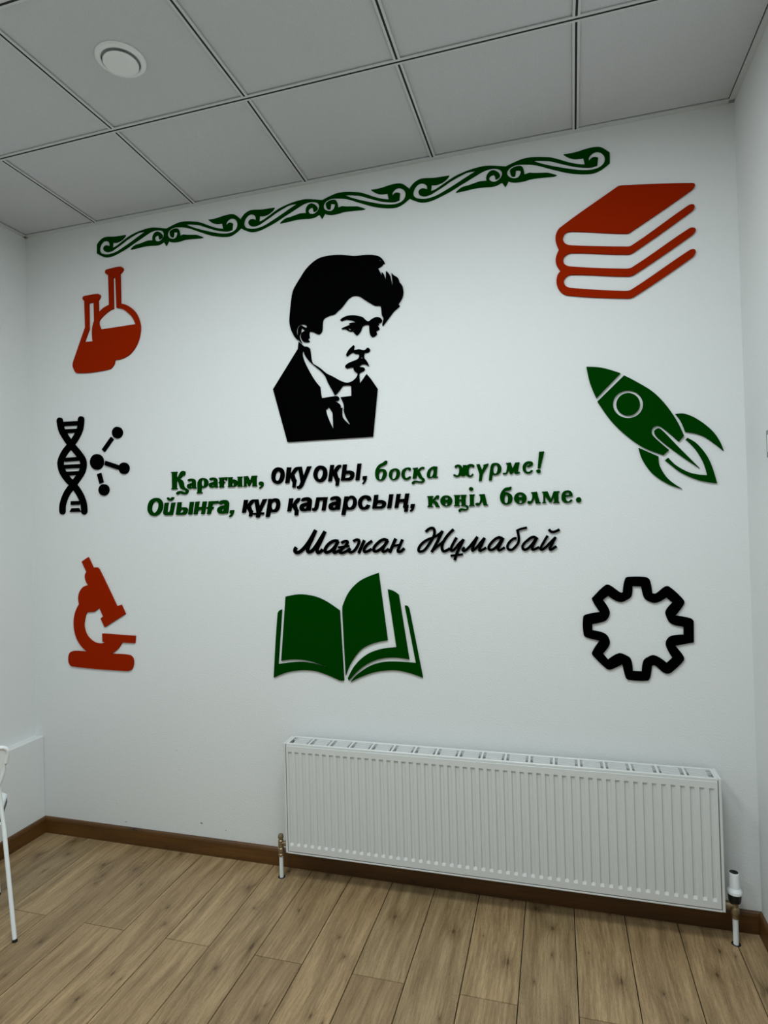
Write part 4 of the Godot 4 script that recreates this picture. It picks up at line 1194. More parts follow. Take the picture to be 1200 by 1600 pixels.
const WORD_1 := [
	["letter", [
		["add", 0, [900.2,1917,1, 935.2,1916.4,1, 933.8,1911,1, 930.8,1909,1, 928.7,1834.4,1, 932.9,1832,1, 932.8,1827.7,1, 899,1828,1, 899.1,1832.3,1, 904.2,1835.4,1, 905,1910.2,1, 900.1,1912.6,1]],
		["add", 0, [928,1881,1, 940.8,1892.3,0, 951.2,1909.1,0, 961.4,1917.7,0, 973.8,1918.9,0, 979.8,1913.2,0, 979.5,1900.3,0, 975.6,1894.6,1, 967,1895.4,0, 958.1,1887.2,0, 940.3,1872.9,1, 929,1871.2,1]],
		["add", 0, [934.1,1875.3,1, 947.9,1877.9,0, 960.2,1873.1,0, 968.5,1860.8,0, 974,1836.9,0, 983.7,1830,0, 995.8,1820.9,0, 995.5,1810.2,0, 985.4,1800.9,0, 970.6,1799.9,0, 953.3,1805.3,0, 942.2,1805.7,0, 938.3,1800.5,0, 929.6,1801.9,0, 926.5,1806.3,0, 931.2,1813.7,0, 943.7,1818.2,0, 956.2,1817.7,0, 970.9,1812.2,0, 980.8,1811.8,0, 981,1819.3,0, 966.3,1825.3,0, 954,1831.2,0, 946.9,1844.5,0, 942.4,1859.8,0]],
	]],
	["letter", [
		["add", 0, [995.9,1869.3,0, 997.3,1874.7,0, 1012.2,1878.3,0, 1026.9,1876.6,0, 1037.6,1867.5,0, 1038.8,1847.1,0, 1039.2,1833.1,0, 1042.8,1831.9,1, 1041.5,1827.7,1, 1025.5,1827.9,0, 1020.7,1831.7,1, 1010.8,1827.8,0, 998.5,1829,0, 991.4,1837.2,0, 994.1,1849,0, 1006.6,1853.8,0, 1019,1856.5,1, 1019.2,1865.1,0, 1014.4,1868.5,0, 1008.1,1865.6,0, 999.5,1864.9,0]],
		["cut", 0, [1018.8,1849,1, 1011.2,1844,0, 1009.8,1835.4,0, 1017.1,1835.1,1]],
	]],
	["letter", [
		["add", 0, [1111.4,1852.6,0, 1107.2,1840.5,0, 1096.3,1832,0, 1081.7,1829.3,0, 1067.2,1833.2,0, 1056.8,1842.6,0, 1053.2,1855.1,0, 1057.5,1867.2,0, 1068.4,1875.7,0, 1083,1878.4,0, 1097.5,1874.4,0, 1107.9,1865,0]],
		["add", 0, [1051.4,1859.4,1, 1073,1867.1,1, 1070.9,1807.3,1, 1077.4,1806.6,1, 1076.6,1801.7,1, 1045.6,1801.8,1, 1045.8,1806.5,1, 1050,1808.1,1]],
		["cut", 0, [1089.9,1853.5,0, 1088.5,1844.5,0, 1085.1,1838,0, 1080.7,1835.7,0, 1076.4,1838.3,0, 1073.3,1845.1,0, 1072.4,1854.2,0, 1073.8,1863.3,0, 1077.2,1869.8,0, 1081.7,1872,0, 1086,1869.4,0, 1089,1862.6,0]],
	]],
	["letter", [
		["add", 0, [1120.3,1869.2,0, 1121.7,1874.5,0, 1136.2,1878.1,0, 1150.6,1876.4,0, 1161.1,1867.4,0, 1162.2,1847.2,0, 1162.6,1833.4,0, 1166.1,1832.2,1, 1164.8,1828,1, 1149.2,1828.3,0, 1144.5,1832.1,1, 1134.8,1828.2,0, 1122.8,1829.3,0, 1115.8,1837.5,0, 1118.5,1849.1,0, 1130.7,1853.9,0, 1142.8,1856.6,1, 1143,1865,0, 1138.3,1868.4,0, 1132.2,1865.5,0, 1123.8,1864.8,0]],
		["cut", 0, [1142.6,1849.1,1, 1135.3,1844.1,0, 1133.8,1835.7,0, 1141,1835.4,1]],
	]],
	["letter", [
		["add", 0, [1172.1,1875.4,1, 1214.9,1876.7,1, 1218.5,1875.5,1, 1215.7,1859.7,1, 1210.9,1860,1, 1206.4,1867.5,1, 1198.1,1867.9,1, 1197.8,1857.4,1, 1204.8,1853.9,1, 1207.1,1849.6,1, 1197.5,1846.8,1, 1197.1,1832,1, 1199.4,1829.8,1, 1198.6,1826.7,1, 1173.1,1826.6,1, 1173.2,1830.9,1, 1176.9,1832.9,1, 1177.2,1845.5,1, 1170.1,1848,1, 1170.3,1853.3,1, 1177,1856.1,1, 1176.7,1869.9,1, 1172,1871.2,1]],
	]],
	["letter", [
		["add", 0, [1222,1875.3,1, 1248,1875.2,1, 1247.9,1871,1, 1243.1,1869.1,1, 1242.9,1862.8,1, 1255.9,1863.7,0, 1269.8,1857.4,0, 1274.2,1845.6,0, 1269.2,1833.3,0, 1254.9,1826.5,1, 1220.7,1826.8,1, 1220.8,1830,1, 1224.3,1830.9,1, 1224.9,1869.9,1, 1221.9,1871.1,1]],
		["cut", 0, [1255.5,1840.1,0, 1254.5,1835.4,0, 1252.2,1832.1,0, 1249.1,1830.9,0, 1246.1,1832.3,0, 1243.9,1835.9,0, 1243.3,1840.6,0, 1244.2,1845.3,0, 1246.5,1848.7,0, 1249.6,1849.8,0, 1252.7,1848.5,0, 1254.8,1844.9,0]],
		["add", 0, [1275,1876,1, 1301.9,1875.9,1, 1301.8,1871.7,1, 1298.2,1869.8,1, 1298.3,1831,1, 1300.6,1829.4,1, 1300.5,1826.1,1, 1273.7,1826.1,1, 1273.8,1829.9,1, 1277.3,1831.2,1, 1277.9,1870.3,1, 1274.9,1871.9,1]],
	]],
	["letter", [
		["add", 0, [1308.9,1875.6,1, 1331,1876.6,1, 1344.2,1851,1, 1354.2,1876.6,1, 1381.8,1876.4,1, 1381.7,1871.8,1, 1378.2,1870.3,1, 1377,1828.8,1, 1380,1827.6,1, 1379.9,1824.5,1, 1353.9,1825.2,1, 1354,1828.7,1, 1357.5,1830,1, 1357.1,1856.7,1, 1340,1826.1,1, 1335.4,1826.3,1, 1322.2,1852,1, 1322.3,1831.1,1, 1325.1,1829.3,1, 1324.5,1825.7,1, 1306.8,1825.4,1, 1306.9,1829.2,1, 1311.1,1830.5,1, 1312.2,1870.2,1, 1308.8,1871.8,1]],
	]],
	["letter", [
		["add", 0, [1391,1836.5,0, 1393.5,1843.7,0, 1402.8,1846.8,0, 1413,1842.8,0, 1415.4,1833.4,0, 1410.1,1821.2,0, 1394.9,1812.5,1, 1390.5,1815.8,1, 1401,1822.6,0, 1402.2,1827.7,0, 1394.3,1829.1,0]],
	]],
]
const WORD_2 := [
	["letter", [
		["add", 0, [1459.3,1872.8,0, 1466.7,1895.2,0, 1480.6,1907.9,0, 1496.5,1911.2,0, 1514.3,1906.2,0, 1525.1,1892.4,0, 1527.9,1873.8,0, 1522.9,1853.5,0, 1512.4,1838.6,0, 1496.5,1831.6,0, 1478.5,1833.8,0, 1463.1,1846.9,0]],
		["cut", 0, [1478.3,1865.8,0, 1483.3,1882,0, 1491.4,1890.9,0, 1500.4,1891.1,0, 1506.9,1883,0, 1506.6,1870.7,0, 1501.7,1856.5,0, 1494.7,1847.6,0, 1486.8,1846.9,0, 1480.2,1852.3,0]],
	]],
	["letter", [
		["add", 0, [1542.3,1909,1, 1563.4,1907.9,1, 1551.3,1832.8,1, 1531.3,1832.6,1]],
		["add", 0, [1549.1,1872.8,1, 1559.2,1874.4,1, 1578.7,1900,0, 1587.8,1906.7,0, 1597.1,1908.1,1, 1600.8,1898.9,1, 1595.1,1893.1,0, 1578,1873.5,1, 1584.1,1852.8,1, 1589.4,1844.4,1, 1585.6,1828.3,1, 1582.8,1809,1, 1567.4,1810.7,1, 1570.2,1833,1, 1558.8,1860.1,1, 1548.8,1860.5,1]],
	]],
	["letter", [
		["add", 0, [1598,1908.2,1, 1617.6,1908.3,1, 1626.2,1861.1,1, 1647.2,1907.8,1, 1667.9,1907.8,1, 1634.3,1840.4,0, 1622.7,1816.6,0, 1611.4,1805.9,0, 1600.3,1802.2,0, 1591.6,1804.6,1, 1590.8,1817.9,1, 1600.7,1817.5,0, 1607.6,1827.4,0, 1611.3,1839.4,1, 1601.6,1894.8,1]],
	]],
]
const WORD_3 := [
	["letter", [
		["add", 0, [1677.9,1872.4,0, 1687.5,1895.9,0, 1700.7,1906.1,0, 1714.9,1908.9,0, 1731.4,1904.5,0, 1743.8,1890.8,0, 1747,1869.2,0, 1741.3,1848,0, 1729.4,1835.4,0, 1711.4,1829.7,0, 1693.6,1835.7,0, 1681.1,1850.7,0]],
		["cut", 0, [1697,1866.7,0, 1701.3,1880.9,0, 1709.3,1891.3,0, 1718.2,1891.6,0, 1725.7,1883.3,0, 1725.8,1870.2,0, 1721.1,1856,0, 1711.8,1845.7,0, 1702.9,1847.3,0, 1698,1855.9,0]],
	]],
	["letter", [
		["add", 0, [1764.1,1908.8,1, 1782.3,1908.4,1, 1768.8,1832,1, 1751,1831.6,1]],
		["add", 0, [1768.8,1877.7,1, 1776.4,1876.1,1, 1792.1,1897.9,0, 1805,1907.2,0, 1817.6,1906.6,1, 1816.8,1896.7,1, 1809.6,1892.3,0, 1795.2,1871.7,1, 1802.1,1847.6,1, 1808.3,1843.8,1, 1805.2,1826.1,1, 1802.3,1809.7,1, 1787.1,1810.3,1, 1789.4,1826.8,1, 1777.2,1860.6,1, 1767.1,1861.1,1]],
	]],
	["letter", [
		["add", 0, [1826.9,1907.5,1, 1845.7,1907.5,1, 1841.8,1877.7,1, 1864.3,1877.8,0, 1879,1870,0, 1881,1855.8,0, 1874.4,1839.6,0, 1858,1831.4,1, 1814.7,1832.8,1]],
		["cut", 0, [1838.9,1862.5,1, 1856.3,1862.2,0, 1862.4,1856.7,0, 1859.7,1848.6,0, 1850.9,1844.9,0, 1833.9,1845,1]],
		["add", 0, [1898.6,1908.4,1, 1917.1,1908.1,1, 1905.1,1831.7,1, 1886.5,1831.3,1]],
	]],
	["letter", [
		["add", 0, [1922.8,1848.7,1, 1942,1849.5,1, 1939.6,1834.4,0, 1933.1,1820.6,0, 1921.8,1812.2,1, 1918.2,1815.4,1, 1927.1,1825.6,0, 1928.5,1832.6,1, 1921.1,1832.4,1]],
	]],
]
const WORD_4 := [
	["letter", [
		["add", 0, [1983.2,1860.8,0, 1989.4,1882.1,0, 2002.5,1897.6,0, 2022.3,1907.3,0, 2033.7,1914.8,0, 2042,1913,1, 2037.5,1899.8,0, 2021.9,1892.6,0, 2007.8,1886.5,0, 2001.9,1877.4,1, 2015.9,1878.1,0, 2029.8,1874.7,0, 2037.2,1860.9,0, 2034.4,1842.3,0, 2020.1,1826.8,0, 2003.2,1824.8,0, 1988,1833.6,0]],
		["cut", 0, [1999.8,1851.9,0, 2007.2,1866.4,0, 2017.1,1868.6,0, 2020.4,1859,0, 2017.8,1845.7,0, 2010.4,1831.3,0, 2002,1831.6,0]],
	]],
	["letter", [
		["add", 0, [2048.6,1851,0, 2056.1,1869.4,0, 2074.3,1877.1,0, 2090.8,1874.4,0, 2100,1860.6,0, 2096.7,1839.4,0, 2083.9,1826.7,0, 2065.9,1824.3,0, 2052.3,1833.4,0]],
		["cut", 0, [2062.9,1846.3,0, 2067,1862.2,0, 2076.8,1869.2,0, 2083.6,1864.1,0, 2083.1,1848.1,0, 2077.2,1833.6,0, 2068.8,1829.5,0, 2062.6,1834.3,0]],
	]],
	["letter", [
		["add", 0, [2107.2,1851,0, 2114,1869.3,0, 2129.3,1877.3,0, 2145.7,1878.4,0, 2151,1872.8,0, 2149.4,1864.9,0, 2141.2,1864.5,1, 2138.7,1872.1,0, 2130.5,1869.8,0, 2123.2,1856.9,0, 2122.2,1840.9,0, 2128,1831.4,0, 2139,1834.9,0, 2147.3,1838.5,0, 2151.3,1834.3,1, 2141.5,1825.5,0, 2125,1822.7,0, 2111.6,1832.1,0]],
	]],
	["letter", [
		["add", 0, [2159.2,1874.2,1, 2183.7,1876.5,1, 2175.5,1827.4,1, 2158.7,1826.8,1, 2165.7,1865.4,1]],
		["add", 0, [2173.6,1857.1,1, 2188.9,1869.6,0, 2199.9,1877,0, 2213.3,1876.8,0, 2211.8,1868.5,0, 2202.4,1868.9,0, 2191.3,1858.9,0, 2182.9,1850.1,1, 2172,1847.9,1]],
		["add", 0, [2174.9,1854.4,1, 2191.2,1856.3,0, 2198.9,1842.7,0, 2204,1831.9,0, 2213.2,1823.6,0, 2212.9,1813.1,0, 2200.5,1805.7,0, 2184.4,1807.7,0, 2169.6,1809.6,0, 2164,1803.3,0, 2157.1,1802.2,0, 2154,1807.7,0, 2160.2,1815.3,0, 2173.9,1817.4,0, 2192.7,1813.9,0, 2202.2,1814.8,0, 2201,1821.5,0, 2190.4,1827.2,0, 2182.7,1840.8,0]],
	]],
	["letter", [
		["add", 0, [2224.4,1841.5,0, 2230.3,1859.7,0, 2242.7,1872.2,0, 2256.2,1877.3,0, 2273.4,1875.4,1, 2268.2,1831.6,1, 2275.6,1830.8,1, 2270.7,1826.8,0, 2254.7,1825.7,1, 2251.6,1829.8,1, 2238.7,1825.1,0, 2228.1,1828.2,0]],
		["cut", 0, [2239.1,1840.8,0, 2243.7,1859,0, 2251.9,1866.5,0, 2255.7,1861.1,0, 2253.9,1845.4,0, 2246.9,1832.6,0, 2240.2,1831.6,0]],
	]],
]
const WORD_5 := [
	["letter", [
		["add", 0, [2388.4,1876.8,1, 2403.6,1876.4,1, 2394.4,1826.7,1, 2380.2,1827.4,1]],
		["add", 0, [2350.8,1868,1, 2354.3,1876.4,0, 2367.2,1880.4,0, 2379.8,1875.1,0, 2385.8,1860,1, 2389.9,1855.5,1, 2387.3,1838.7,1, 2372.1,1828.8,0, 2359.2,1825.5,0, 2346.5,1830,0, 2344.1,1835.4,0, 2348.9,1838.4,0, 2356.3,1834.8,0, 2361.5,1831.4,1, 2368.2,1839.6,0, 2370.7,1854.3,0, 2370,1867.1,0, 2364.8,1871.6,0, 2357.2,1866.7,0]],
		["add", 0, [2392,1855.4,1, 2403.1,1871.8,0, 2413.8,1878.7,0, 2428.6,1879,0, 2437.9,1873.2,0, 2436.7,1865.9,0, 2432.4,1864,1, 2422,1868.7,0, 2415.5,1862.7,0, 2412.9,1845.9,0, 2414.6,1833.2,0, 2420.9,1829.7,0, 2429.5,1836.7,0, 2432.6,1834.5,0, 2429.2,1827.2,0, 2416.4,1822.5,0, 2406,1827.2,0, 2391.5,1838.5,1]],
		["add", 0, [2382.7,1862.2,1, 2406.1,1865.3,1, 2405.2,1833.6,1, 2376.6,1834.9,1]],
	]],
	["letter", [
		["add", 0, [2447.5,1876.9,1, 2461.1,1877.7,1, 2470.8,1850.5,1, 2479.6,1869,1, 2476.5,1870.2,1, 2477.7,1873.3,1, 2499.7,1878.5,1, 2498.4,1872.2,0, 2490.8,1859,0, 2474.5,1834.6,1, 2468.4,1803.8,1, 2455.8,1803.5,1, 2459.8,1833.2,1]],
	]],
	["letter", [
		["add", 0, [2499.2,1804.1,1, 2507.4,1858.2,0, 2514,1874.6,0, 2524.5,1878.7,0, 2538.9,1877.9,0, 2549,1870.7,0, 2554.7,1855.8,0, 2551.1,1839.4,0, 2541.6,1829.4,0, 2527.1,1826.3,0, 2515.8,1828.5,1, 2512.4,1803.6,1]],
		["cut", 0, [2520.3,1840.8,0, 2523.1,1865.8,0, 2529.4,1871.3,0, 2536.5,1867.2,0, 2538.2,1854.6,0, 2534.7,1838.1,0, 2527.3,1832.1,0]],
	]],
	["letter", [
		["add", 0, [2574.6,1876.1,1, 2595.5,1877.4,1, 2601.9,1851.7,1, 2614.4,1875.9,1, 2632.4,1876.8,1, 2623.9,1834,1, 2632.9,1835.1,1, 2631,1830,0, 2618.3,1826.6,0, 2609.4,1830.1,1, 2610.7,1842,1, 2600.4,1829.6,0, 2594.9,1826.2,0, 2589.6,1830.1,1, 2586.4,1845.1,1, 2578.7,1830.7,1, 2572.3,1827.3,0, 2560.5,1827.8,1, 2560.7,1834.3,1, 2574.3,1834.6,1, 2580.7,1867.5,1, 2575.4,1872.4,1]],
	]],
	["letter", [
		["add", 0, [2644.2,1853.3,0, 2650,1868.6,0, 2661,1877.1,0, 2675.3,1878.8,0, 2687.5,1873,0, 2686.3,1862.1,0, 2676.3,1855.3,0, 2664.7,1854.1,1, 2663.1,1859.6,1, 2671.2,1862,0, 2674.9,1866.4,0, 2669.6,1868.5,0, 2661.4,1861.6,0, 2658.3,1847.1,0, 2661.5,1835.9,0, 2670.4,1833.7,0, 2681.2,1840.5,0, 2686.9,1838.4,1, 2680.9,1829.5,0, 2664.8,1825.7,0, 2649,1834.7,0]],
	]],
	["letter", [
		["add", 0, [2715,1917.1,1, 2736.4,1917.4,1, 2718.5,1845.9,1, 2707.1,1846.5,1]],
		["add", 0, [2700.6,1835.9,0, 2706,1841.1,0, 2714.8,1840.3,0, 2719.6,1835,0, 2716.2,1826.9,0, 2706.5,1826.8,0]],
	]],
]
const WORD_6 := [
	["letter", [
		["add", 0, [755.1,1739.1,0, 764.1,1767.4,0, 782.5,1783.2,0, 805.6,1788.3,0, 825.9,1783.9,0, 841.9,1767,0, 845.1,1745,0, 836.9,1721.3,0, 818.6,1702.2,0, 792.9,1695.9,0, 770.1,1703.6,0, 757.7,1719.3,0]],
		["cut", 0, [778.7,1736.2,0, 785.6,1757.9,0, 798.8,1770.6,0, 810.3,1771.3,0, 820.2,1761.1,0, 821,1743.6,0, 814.1,1726.4,0, 801.1,1713.6,0, 790.8,1711.7,0, 780.8,1720.8,0]],
	]],
	["letter", [
		["add", 0, [858.2,1761.6,1, 879.6,1761.8,1, 870.9,1718.1,0, 875.8,1711.4,0, 884.7,1715.5,0, 890,1726.2,1, 897.2,1760.7,1, 918.5,1761.1,1, 907.3,1717,1, 901.8,1697.7,1, 884.2,1697.7,0, 861.5,1697.7,0, 849.1,1705.7,0, 849.5,1720.9,1]],
		["add", 0, [872,1785.5,0, 876.6,1788.6,0, 882.8,1786.2,0, 888.9,1778.4,0, 899.2,1787.8,0, 909.2,1788.5,0, 911.6,1784.1,0, 901.3,1772.5,0, 888.7,1770.8,0, 876.2,1775.6,0]],
	]],
	["letter", [
		["add", 0, [933.5,1761.3,1, 954.6,1761.4,1, 951.4,1734.1,1, 977.4,1734.8,0, 988.4,1727.5,0, 989.3,1716.7,0, 982.8,1704,0, 969,1696.9,1, 921.8,1698.2,1]],
		["cut", 0, [949.8,1721.2,1, 959.8,1724.1,0, 967.1,1719.6,0, 964.4,1712.1,0, 956.9,1709.1,0, 944,1709,1]],
		["add", 0, [1005.3,1761,1, 1026.2,1761.1,1, 1014.6,1697.7,1, 993.2,1697.7,1]],
	]],
	["letter", [
		["add", 0, [1037.2,1760.8,1, 1058.7,1761.7,1, 1052.3,1734.1,1, 1073,1734.5,1, 1078.6,1760.4,1, 1099.9,1760.7,1, 1086.6,1697.8,1, 1067.2,1697.3,1, 1072.6,1719.6,1, 1049.5,1718.2,1, 1045.2,1697.9,1, 1024.4,1697.5,1]],
	]],
	["letter", [
		["add", 0, [1112.5,1760.3,1, 1166.5,1761.2,1, 1163.1,1748,1, 1132.6,1746.5,1, 1128.6,1733.8,1, 1138.7,1733.1,1, 1135.5,1721.3,1, 1127.1,1720.7,1, 1120.4,1696.9,1, 1100.6,1696.4,1, 1106.6,1720.7,1, 1098.2,1725.2,1, 1100.9,1732.6,1, 1108.1,1733.4,1]],
	]],
	["letter", [
		["add", 0, [1167.3,1744.9,1, 1174.8,1758.8,0, 1194,1763.9,0, 1213,1761.7,0, 1223.3,1750.8,0, 1222.8,1730.8,0, 1217.1,1697.3,1, 1196.9,1696.8,1, 1185,1696.1,0, 1168.4,1698.7,0, 1159.2,1711.7,0, 1164.4,1726.3,0, 1178.9,1734.3,0, 1201.6,1737.8,1, 1199.4,1743.8,0, 1191.2,1746.6,0, 1181.5,1742.7,1]],
		["cut", 0, [1197.6,1720,1, 1185.7,1719.3,0, 1181.9,1713.1,0, 1186.6,1709.2,0, 1193.8,1711.7,0]],
	]],
	["letter", [
		["add", 0, [1230.5,1712.1,1, 1251.7,1712.7,1, 1247.8,1696.4,0, 1239.2,1684,0, 1227.2,1678,1, 1222.6,1681.3,1, 1235.9,1694.6,1, 1227.7,1697,1]],
	]],
]
const WORD_7 := [
	["letter", [
		["add", 0, [1309.2,1760.5,1, 1329,1760.2,1, 1315.6,1697.6,1, 1295.8,1697.1,1]],
		["add", 0, [1316.5,1731,1, 1323.5,1730.8,1, 1340.3,1753.1,0, 1352.1,1760,0, 1363.7,1761.5,1, 1365.2,1751.3,1, 1358.6,1746.3,0, 1343.1,1729.1,1, 1349.5,1709.1,1, 1355.2,1706.8,1, 1352.5,1692.4,1, 1348.7,1677.9,1, 1332.5,1678.3,1, 1335.3,1694.9,1, 1324.4,1720.3,1, 1316.2,1718.5,1]],
	]],
	["letter", [
		["add", 0, [1365,1761,1, 1384.3,1761,1, 1391.4,1724.4,1, 1410.7,1760.7,1, 1432.8,1761.3,1, 1396.3,1697.3,1, 1414.6,1696.8,1, 1412.5,1685.5,1, 1393.7,1686,1, 1389.9,1671.6,1, 1370.4,1672.1,1, 1373.1,1685.5,1, 1355.8,1686,1, 1355.4,1695.4,1, 1374.5,1695.9,1]],
	]],
	["letter", [
		["add", 0, [1440.3,1761.1,1, 1458.4,1760.9,1, 1458.3,1757.4,1, 1473.2,1762.4,0, 1491.1,1759.3,0, 1499.7,1745.6,0, 1500.3,1727.1,0, 1494.2,1708.8,0, 1480.4,1696.9,0, 1462.3,1695.4,0, 1449.9,1697.8,1, 1442.4,1673.3,1, 1423.1,1672.8,1]],
		["cut", 0, [1454,1724.5,0, 1459,1740.8,0, 1468.2,1747.7,0, 1477.2,1745.4,0, 1481.4,1736,0, 1478.8,1721.6,0, 1471.7,1710.6,0, 1460.4,1708.8,0]],
	]],
]
const WORD_8 := [
	["letter", [
		["add", 0, [1549.7,1759.4,1, 1569.6,1759.6,1, 1557.1,1696.8,1, 1537.8,1696.6,1]],
		["add", 0, [1559.5,1729,1, 1567.2,1730.2,1, 1581.5,1750.7,0, 1593.9,1759.5,0, 1606,1759.1,1, 1602.6,1745.8,1, 1585.5,1729.6,1, 1591.8,1705.6,1, 1596.2,1703.2,1, 1593.1,1677.6,1, 1574.9,1676.7,1, 1577,1697.6,1, 1564.8,1719,1, 1556.2,1719.3,1]],
	]],
	["letter", [
		["add", 0, [1610.1,1744.7,1, 1616.5,1756.5,0, 1633.2,1761.5,0, 1651.2,1760.8,0, 1664.4,1749.2,0, 1663.9,1731.2,0, 1658.4,1696.6,1, 1640.5,1697.1,1, 1625.3,1694.8,0, 1607.3,1699.5,0, 1601.7,1712.3,0, 1608.1,1727.5,0, 1623.4,1733.9,0, 1643.1,1737.5,1, 1641.7,1743.1,0, 1632.8,1746.2,0, 1623.7,1743.1,1]],
		["cut", 0, [1639.6,1719.5,1, 1627.5,1718.4,0, 1622.8,1712.5,0, 1628.7,1707.8,0, 1636.3,1711.2,0]],
	]],
	["letter", [
		["add", 0, [1690.1,1759.4,1, 1745.8,1758.8,1, 1732.8,1695.8,1, 1714.4,1695.8,1, 1723.8,1744.4,1, 1704.5,1744.2,1, 1697.7,1713.4,0, 1689.9,1699.8,0, 1679.3,1695.1,0, 1666,1697.8,1, 1667.8,1710.2,1, 1675.2,1709.2,0, 1679.9,1716.8,1]],
	]],
	["letter", [
		["add", 0, [1757.7,1744.6,1, 1763.9,1756.2,0, 1780.2,1761.1,0, 1797.7,1760.5,0, 1810.5,1749.1,0, 1810,1731.3,0, 1804.7,1697.2,1, 1787.2,1697.7,1, 1772.5,1695.4,0, 1755,1700.1,0, 1749.5,1712.6,0, 1755.8,1727.6,0, 1770.6,1734,0, 1789.7,1737.4,1, 1788.4,1743,0, 1779.8,1746,0, 1770.9,1743,1]],
		["cut", 0, [1786.3,1719.7,1, 1774.6,1718.7,0, 1770,1712.8,0, 1775.8,1708.2,0, 1783.2,1711.6,0]],
	]],
	["letter", [
		["add", 0, [1830.5,1758.5,1, 1848.4,1758.4,1, 1848.9,1753.7,1, 1861.6,1761.4,0, 1875.9,1758.2,0, 1887.1,1745.5,0, 1889.5,1729.1,0, 1884.6,1710.2,0, 1872.8,1698.4,0, 1856.9,1694.8,0, 1836.7,1697.6,1, 1831.5,1671.5,1, 1812.7,1672,1]],
		["cut", 0, [1843.3,1725.2,0, 1849.5,1741.4,0, 1859.8,1747.9,0, 1869.8,1744.8,0, 1872.3,1732.4,0, 1867.6,1716.2,0, 1857.2,1707,0, 1847.2,1710.1,0]],
	]],
	["letter", [
		["add", 0, [1895.6,1723.5,0, 1902.8,1745,0, 1918.8,1758,0, 1938.8,1760.5,0, 1955.6,1752.6,0, 1960.2,1736.2,1, 1942.3,1733.3,1, 1938.3,1742.4,0, 1928.4,1745.4,0, 1918.2,1736.3,0, 1914.3,1720.1,0, 1920.3,1707.8,0, 1928.8,1707.5,0, 1939,1718,1, 1953.9,1714,1, 1947,1700.1,0, 1925.5,1693.2,0, 1905.8,1698.7,0]],
	]],
	["letter", [
		["add", 0, [1975.6,1759.9,1, 1994.4,1760.6,1, 1991.2,1735.1,1, 2014.1,1735.1,0, 2029.2,1725.8,0, 2029.7,1713.7,0, 2021.6,1701.8,0, 2007.4,1696.1,1, 1963.9,1696.9,1]],
		["cut", 0, [1988.5,1720.4,1, 2002.6,1721.3,0, 2012.2,1716.9,0, 2010.6,1710.3,0, 2002.2,1707.8,0, 1984.8,1708.4,1]],
		["add", 0, [2047.5,1760.5,1, 2066.3,1760.6,1, 2054.3,1696.8,1, 2035.3,1696.1,1]],
	]],
	["letter", [
		["add", 0, [2082.1,1760.5,1, 2100.8,1760.6,1, 2095.2,1736.8,1, 2118,1737.9,1, 2122.7,1761.1,1, 2141.3,1761,1, 2131.7,1710.3,1, 2136.3,1708.9,1, 2131.3,1678.5,1, 2114.9,1678.2,1, 2116.8,1697.5,1, 2110,1697.7,1, 2114.8,1722.9,1, 2092.8,1722.3,1, 2087.4,1697.1,1, 2070,1696.9,1]],
	]],
	["letter", [
		["add", 0, [2147.3,1712.5,1, 2165.5,1712.7,1, 2161.7,1693.5,0, 2154.6,1683.1,0, 2144.9,1677.5,1, 2141,1682.2,1, 2150.8,1692.5,1, 2144.1,1695.3,1]],
	]],
]
